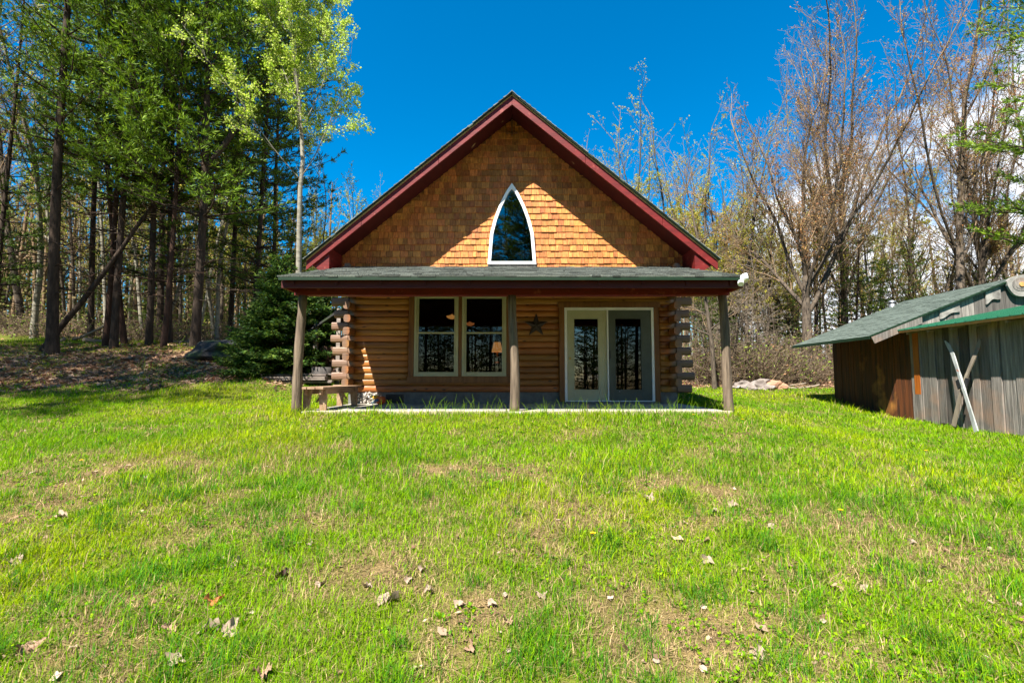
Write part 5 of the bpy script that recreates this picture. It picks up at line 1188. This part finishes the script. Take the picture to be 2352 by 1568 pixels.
def tall_grass():
    """seed stalks and long blades in front of the porch floor"""
    rng = np.random.default_rng(50); L = []
    rg2 = random.Random(50)
    for i in range(430):
        x = rg2.uniform(-3.3, 3.8); wgt = .35 + .65 * (vnoise(np.array([x]), np.array([0.]), 1.7, 3)[0]) + (.35 if .4 < x < 3 else 0)
        if rg2.random() > wgt * .9: continue
        if x < -2.3 and rg2.random() < .8: continue
        y = rg2.uniform(8.02, 8.27) if rg2.random() < .7 else 8.355 + .01 * rg2.random(); z = surf(np.array([x]), np.array([y]))[0]; h = rg2.gammavariate(4, .035) + .06; h = min(h, .36); az = rg2.uniform(0, 6.3); ln = rg2.uniform(.08, .55)
        p = Vector((x, y, z)); pts = []
        for k in range(5):
            t = k / 4; pts.append(p + Vector((math.cos(az) * ln * h * t * t, math.sin(az) * ln * h * t * t * .5, h * (t - .25 * ln * t * t))))
        L.append((pts, [.0026, .0026, .0024, .0020, .0010], 0))
    m = mat('tall grass', (.14, .29, .006), (.24, .36, .012), (3, 3, 3), .6, trans=.35, spec=.08); o = link('tall_grass', tubes_mesh('tall_grass', L, m, [3])); tag(o, 'long uncut grass blades standing along the porch edge', 'grass', kind='stuff')
tall_grass()
def leaf_litter():
    rng = np.random.default_rng(60)
    # dense brown carpet in the shade of the woods
    n0 = 150000; y = rng.uniform(10, 26, n0); x = rng.uniform(-1.15, 1.15, n0) * y; k = (litter_mask(x, y) > rng.random(n0)) & ~in_cabin(x, y) & ~in_shed(x, y); x, y = x[k], y[k]
    n1 = 4200; yb = 2 + 9 * rng.random(n1) ** 1.3; xb = rng.uniform(-1.08, 1.08, n1) * yb; kb = (rng.random(n1) < .10 + .9 * bare_mask(xb, yb)) & ~in_cabin(xb, yb, .1) & ~in_shed(xb, yb); xb, yb = xb[kb], yb[kb]
    x = np.concatenate([x, xb]); y = np.concatenate([y, yb]); n = len(x); near = np.arange(n) >= len(x) - len(xb)
    z = surf(x, y) + rng.uniform(.002, .02, n)
    ln = np.where(near, rng.gamma(4, .0075, n), rng.uniform(.05, .13, n)); D = np.stack([rng.normal(size=n), rng.normal(size=n), rng.normal(size=n) * .22], 1)
    D /= np.linalg.norm(D, axis=1, keepdims=True); S = np.cross(D, np.stack([rng.normal(0, .25, n), rng.normal(0, .25, n), np.ones(n)], 1)); S /= np.linalg.norm(S, axis=1, keepdims=True)
    P = np.stack([x, y, z], 1); l_ = ln[:, None]; w_ = l_ * rng.uniform(.25, .5, (n, 1)); up = np.array([0, 0, 1]) * l_ * rng.uniform(-.1, .25, (n, 1))
    V = np.stack([P, P + D * l_ * .35 + S * w_ + up, P + D * l_ * .75 + S * w_ * .7, P + D * l_ + up, P + D * l_ * .7 - S * w_ * .8, P + D * l_ * .3 - S * w_ + up * .5], 1).reshape(-1, 3)
    F = np.arange(6 * n).reshape(n, 6)
    cd = palette(n, [(.34, .19, .11), (.24, .12, .07), (.42, .28, .18), (.20, .13, .09)], rng); cn = palette(n, [(.30, .21, .14), (.22, .14, .085), (.15, .085, .05), (.38, .29, .22)], rng)
    col = np.where(near[:, None], cn, cd)
    me = np_mesh('leaf_litter', V, [F[:, [0, 1, 2]], F[:, [0, 2, 3]], F[:, [0, 3, 4]], F[:, [0, 4, 5]]], M['litter'], np.repeat(col, 6, axis=0))
    o = link('leaf_litter', me); tag(o, 'scattered dry brown leaves on the lawn and under the trees', 'leaves', kind='stuff')
leaf_litter()
def lobed_leaf(seed, s, m):
    """one curled dead maple leaf with five lobes"""
    rg2 = random.Random(seed); n = 30; ring1 = []; ring2 = []
    for i in range(n):
        t = 2 * math.pi * i / n; r = s * (.50 + .26 * abs(math.cos(2.5 * t)) ** 1.2 + .05 * math.cos(t)) * rg2.uniform(.9, 1.1)
        cz = .22 * s * math.sin(2 * t + seed) + .16 * s * rg2.uniform(-1, 1)
        ring2.append((r * math.cos(t), r * math.sin(t), .12 * s + cz)); ring1.append((r * .5 * math.cos(t), r * .5 * math.sin(t), .05 * s + .06 * s * math.sin(3 * t + seed)))
    vs = [(0, 0, 0)] + ring1 + ring2; fs = [(0, 1 + i, 1 + (i + 1) % n) for i in range(n)] + [(1 + i, 1 + n + i, 1 + n + (i + 1) % n, 1 + (i + 1) % n) for i in range(n)]
    me = bpy.data.meshes.new('dead_leaf'); me.from_pydata(vs, [], fs); me.update(); me.materials.append(m); me.polygons.foreach_set('use_smooth', [True] * len(me.polygons)); return me
LM = {'pale': mat('pale dead leaf', (.38, .29, .22), (.22, .15, .10), (30, 30, 30), .8, trans=.15), 'purple': mat('purple brown dead leaf', (.14, .075, .07), (.08, .04, .035), (30, 30, 30), .8),
      'orange': mat('orange dead leaf', (.50, .17, .05), (.32, .10, .03), (30, 30, 30), .8, trans=.15), 'brown': mat('brown dead leaf', (.30, .19, .12), (.18, .10, .06), (30, 30, 30), .8)}
def ground_hit(u, v):
    lo, hi = 1.5, 30.0
    for _ in range(40):
        mid = (lo + hi) / 2; x, z = at(u, v, mid)
        if z > zg(x, mid): lo = mid
        else: hi = mid
    return at(u, v, lo)[0], lo
DL = [(652, 1325, 'purple', .075, 'curled purple brown maple leaf, darkest one on the lawn'), (489, 1381, 'orange', .07, 'orange dead maple leaf low on the left of the lawn'), (893, 1392, 'pale', .075, 'large pale dead leaf standing upright in the grass, left of the bottom centre'),
      (481, 1448, 'pale', .07, 'pale crumpled leaf, left one of the bright pair near the bottom'), (528, 1452, 'pale', .09, 'biggest pale curled leaf, right one of the bright pair near the bottom'), (398, 1520, 'pale', .06, None), (603, 1553, 'brown', .07, 'brown leaf at the bottom edge left of centre'),
      (735, 1345, 'pale', .05, None), (845, 1358, 'pale', .045, None), (938, 1346, 'pale', .04, None), (985, 1362, 'pale', .045, None), (1055, 1396, 'pale', .045, None), (970, 1322, 'pale', .04, None), (505, 1290, 'pale', .05, None), (543, 1300, 'pale', .05, None), (712, 1250, 'pale', .045, None), (655, 1250, 'brown', .05, None),
      (140, 1188, 'pale', .07, 'pair of pale leaves on the bare strip at the left'), (30, 1290, 'pale', .08, None), (330, 1105, 'pale', .06, None), (1625, 1296, 'pale', .06, None), (1685, 1167, 'pale', .06, None), (1642, 1180, 'pale', .05, None), (1490, 1152, 'pale', .08, 'long pale leaf flat on the lawn below the door'), (1395, 1134, 'pale', .05, None), (1770, 1218, 'pale', .05, None),
      (1740, 1500, 'pale', .06, 'pale leaf in the long grass at the lower right'), (1920, 1352, 'brown', .055, None), (1985, 1358, 'pale', .05, None), (2095, 1250, 'pale', .04, None), (1130, 1400, 'pale', .04, None), (1245, 1372, 'pale', .05, None), (1165, 1440, 'brown', .05, None), (390, 1445, 'brown', .06, None), (60, 1500, 'brown', .07, None), (1080, 1490, 'brown', .05, None)]
lmesh = {(c, i): lobed_leaf(i * 3 + len(c), 1.0, LM[c]) for c in LM for i in range(3)}
for i, (u, v, c, s, lab) in enumerate(DL):
    x, y = ground_hit(u, v); rg2 = random.Random(i + 90); o = link('dead_leaf', lmesh[(c, i % 3)], None, (x, y, surf(np.array([x]), np.array([y]))[0] + .018)); o.scale = (s * 1.15, s * .75, s * 1.5)
    o.rotation_euler = (rg2.uniform(-.5, .5) + .25, rg2.uniform(-.4, .4), rg2.uniform(0, 6.3)); tag(o, lab or ('small brown dead leaf lying on the lawn' if c == 'brown' else 'small pale dead maple leaf lying on the lawn'), 'leaf', 'dead leaves on the lawn')
ym = mat('dandelion yellow', (.85, .62, .02), (.8, .5, .01), (60, 60, 60), .6); gm = mat('dandelion stem', (.18, .32, .06), None, (9, 9, 9), .5)
for i, (u, v, lab) in enumerate(((186, 1070, 'dandelion flower alone on the left side of the lawn'), (1706, 978, 'dandelion just right of the right porch post, nearest the cabin'), (1593, 967, 'dandelion flower close in front of the right porch post'), (2127, 1049, 'dandelion flower in front of the crossed skis'), (1931, 1194, 'dandelion flower in the middle of the right lawn'), (1362, 1248, 'dandelion flower in the bare patch right of the centre'))):
    x, y = ground_hit(u, v); z = surf(np.array([x]), np.array([y]))[0]; e = empty('dandelion', (x, y, z), lab, 'flower', 'dandelions on the lawn'); mb = MB()
    for j in range(22):
        t = j * 2.4; r_ = .024 * math.sqrt((j + 1) / 22); c_ = Vector((x, y, z + .085)); q = c_ + Vector((math.cos(t) * r_, math.sin(t) * r_, .010 - .25 * r_)); s_ = Vector((-math.sin(t), math.cos(t), 0)) * .005
        mb.add([c_ - s_, c_ + s_, q + s_, q - s_], [(0, 1, 2, 3)])
    mb.build('flower_head', ym, e); MB().tube([(x, y, z), (x, y, z + .083)], .003, 5).build('stem', gm, e)
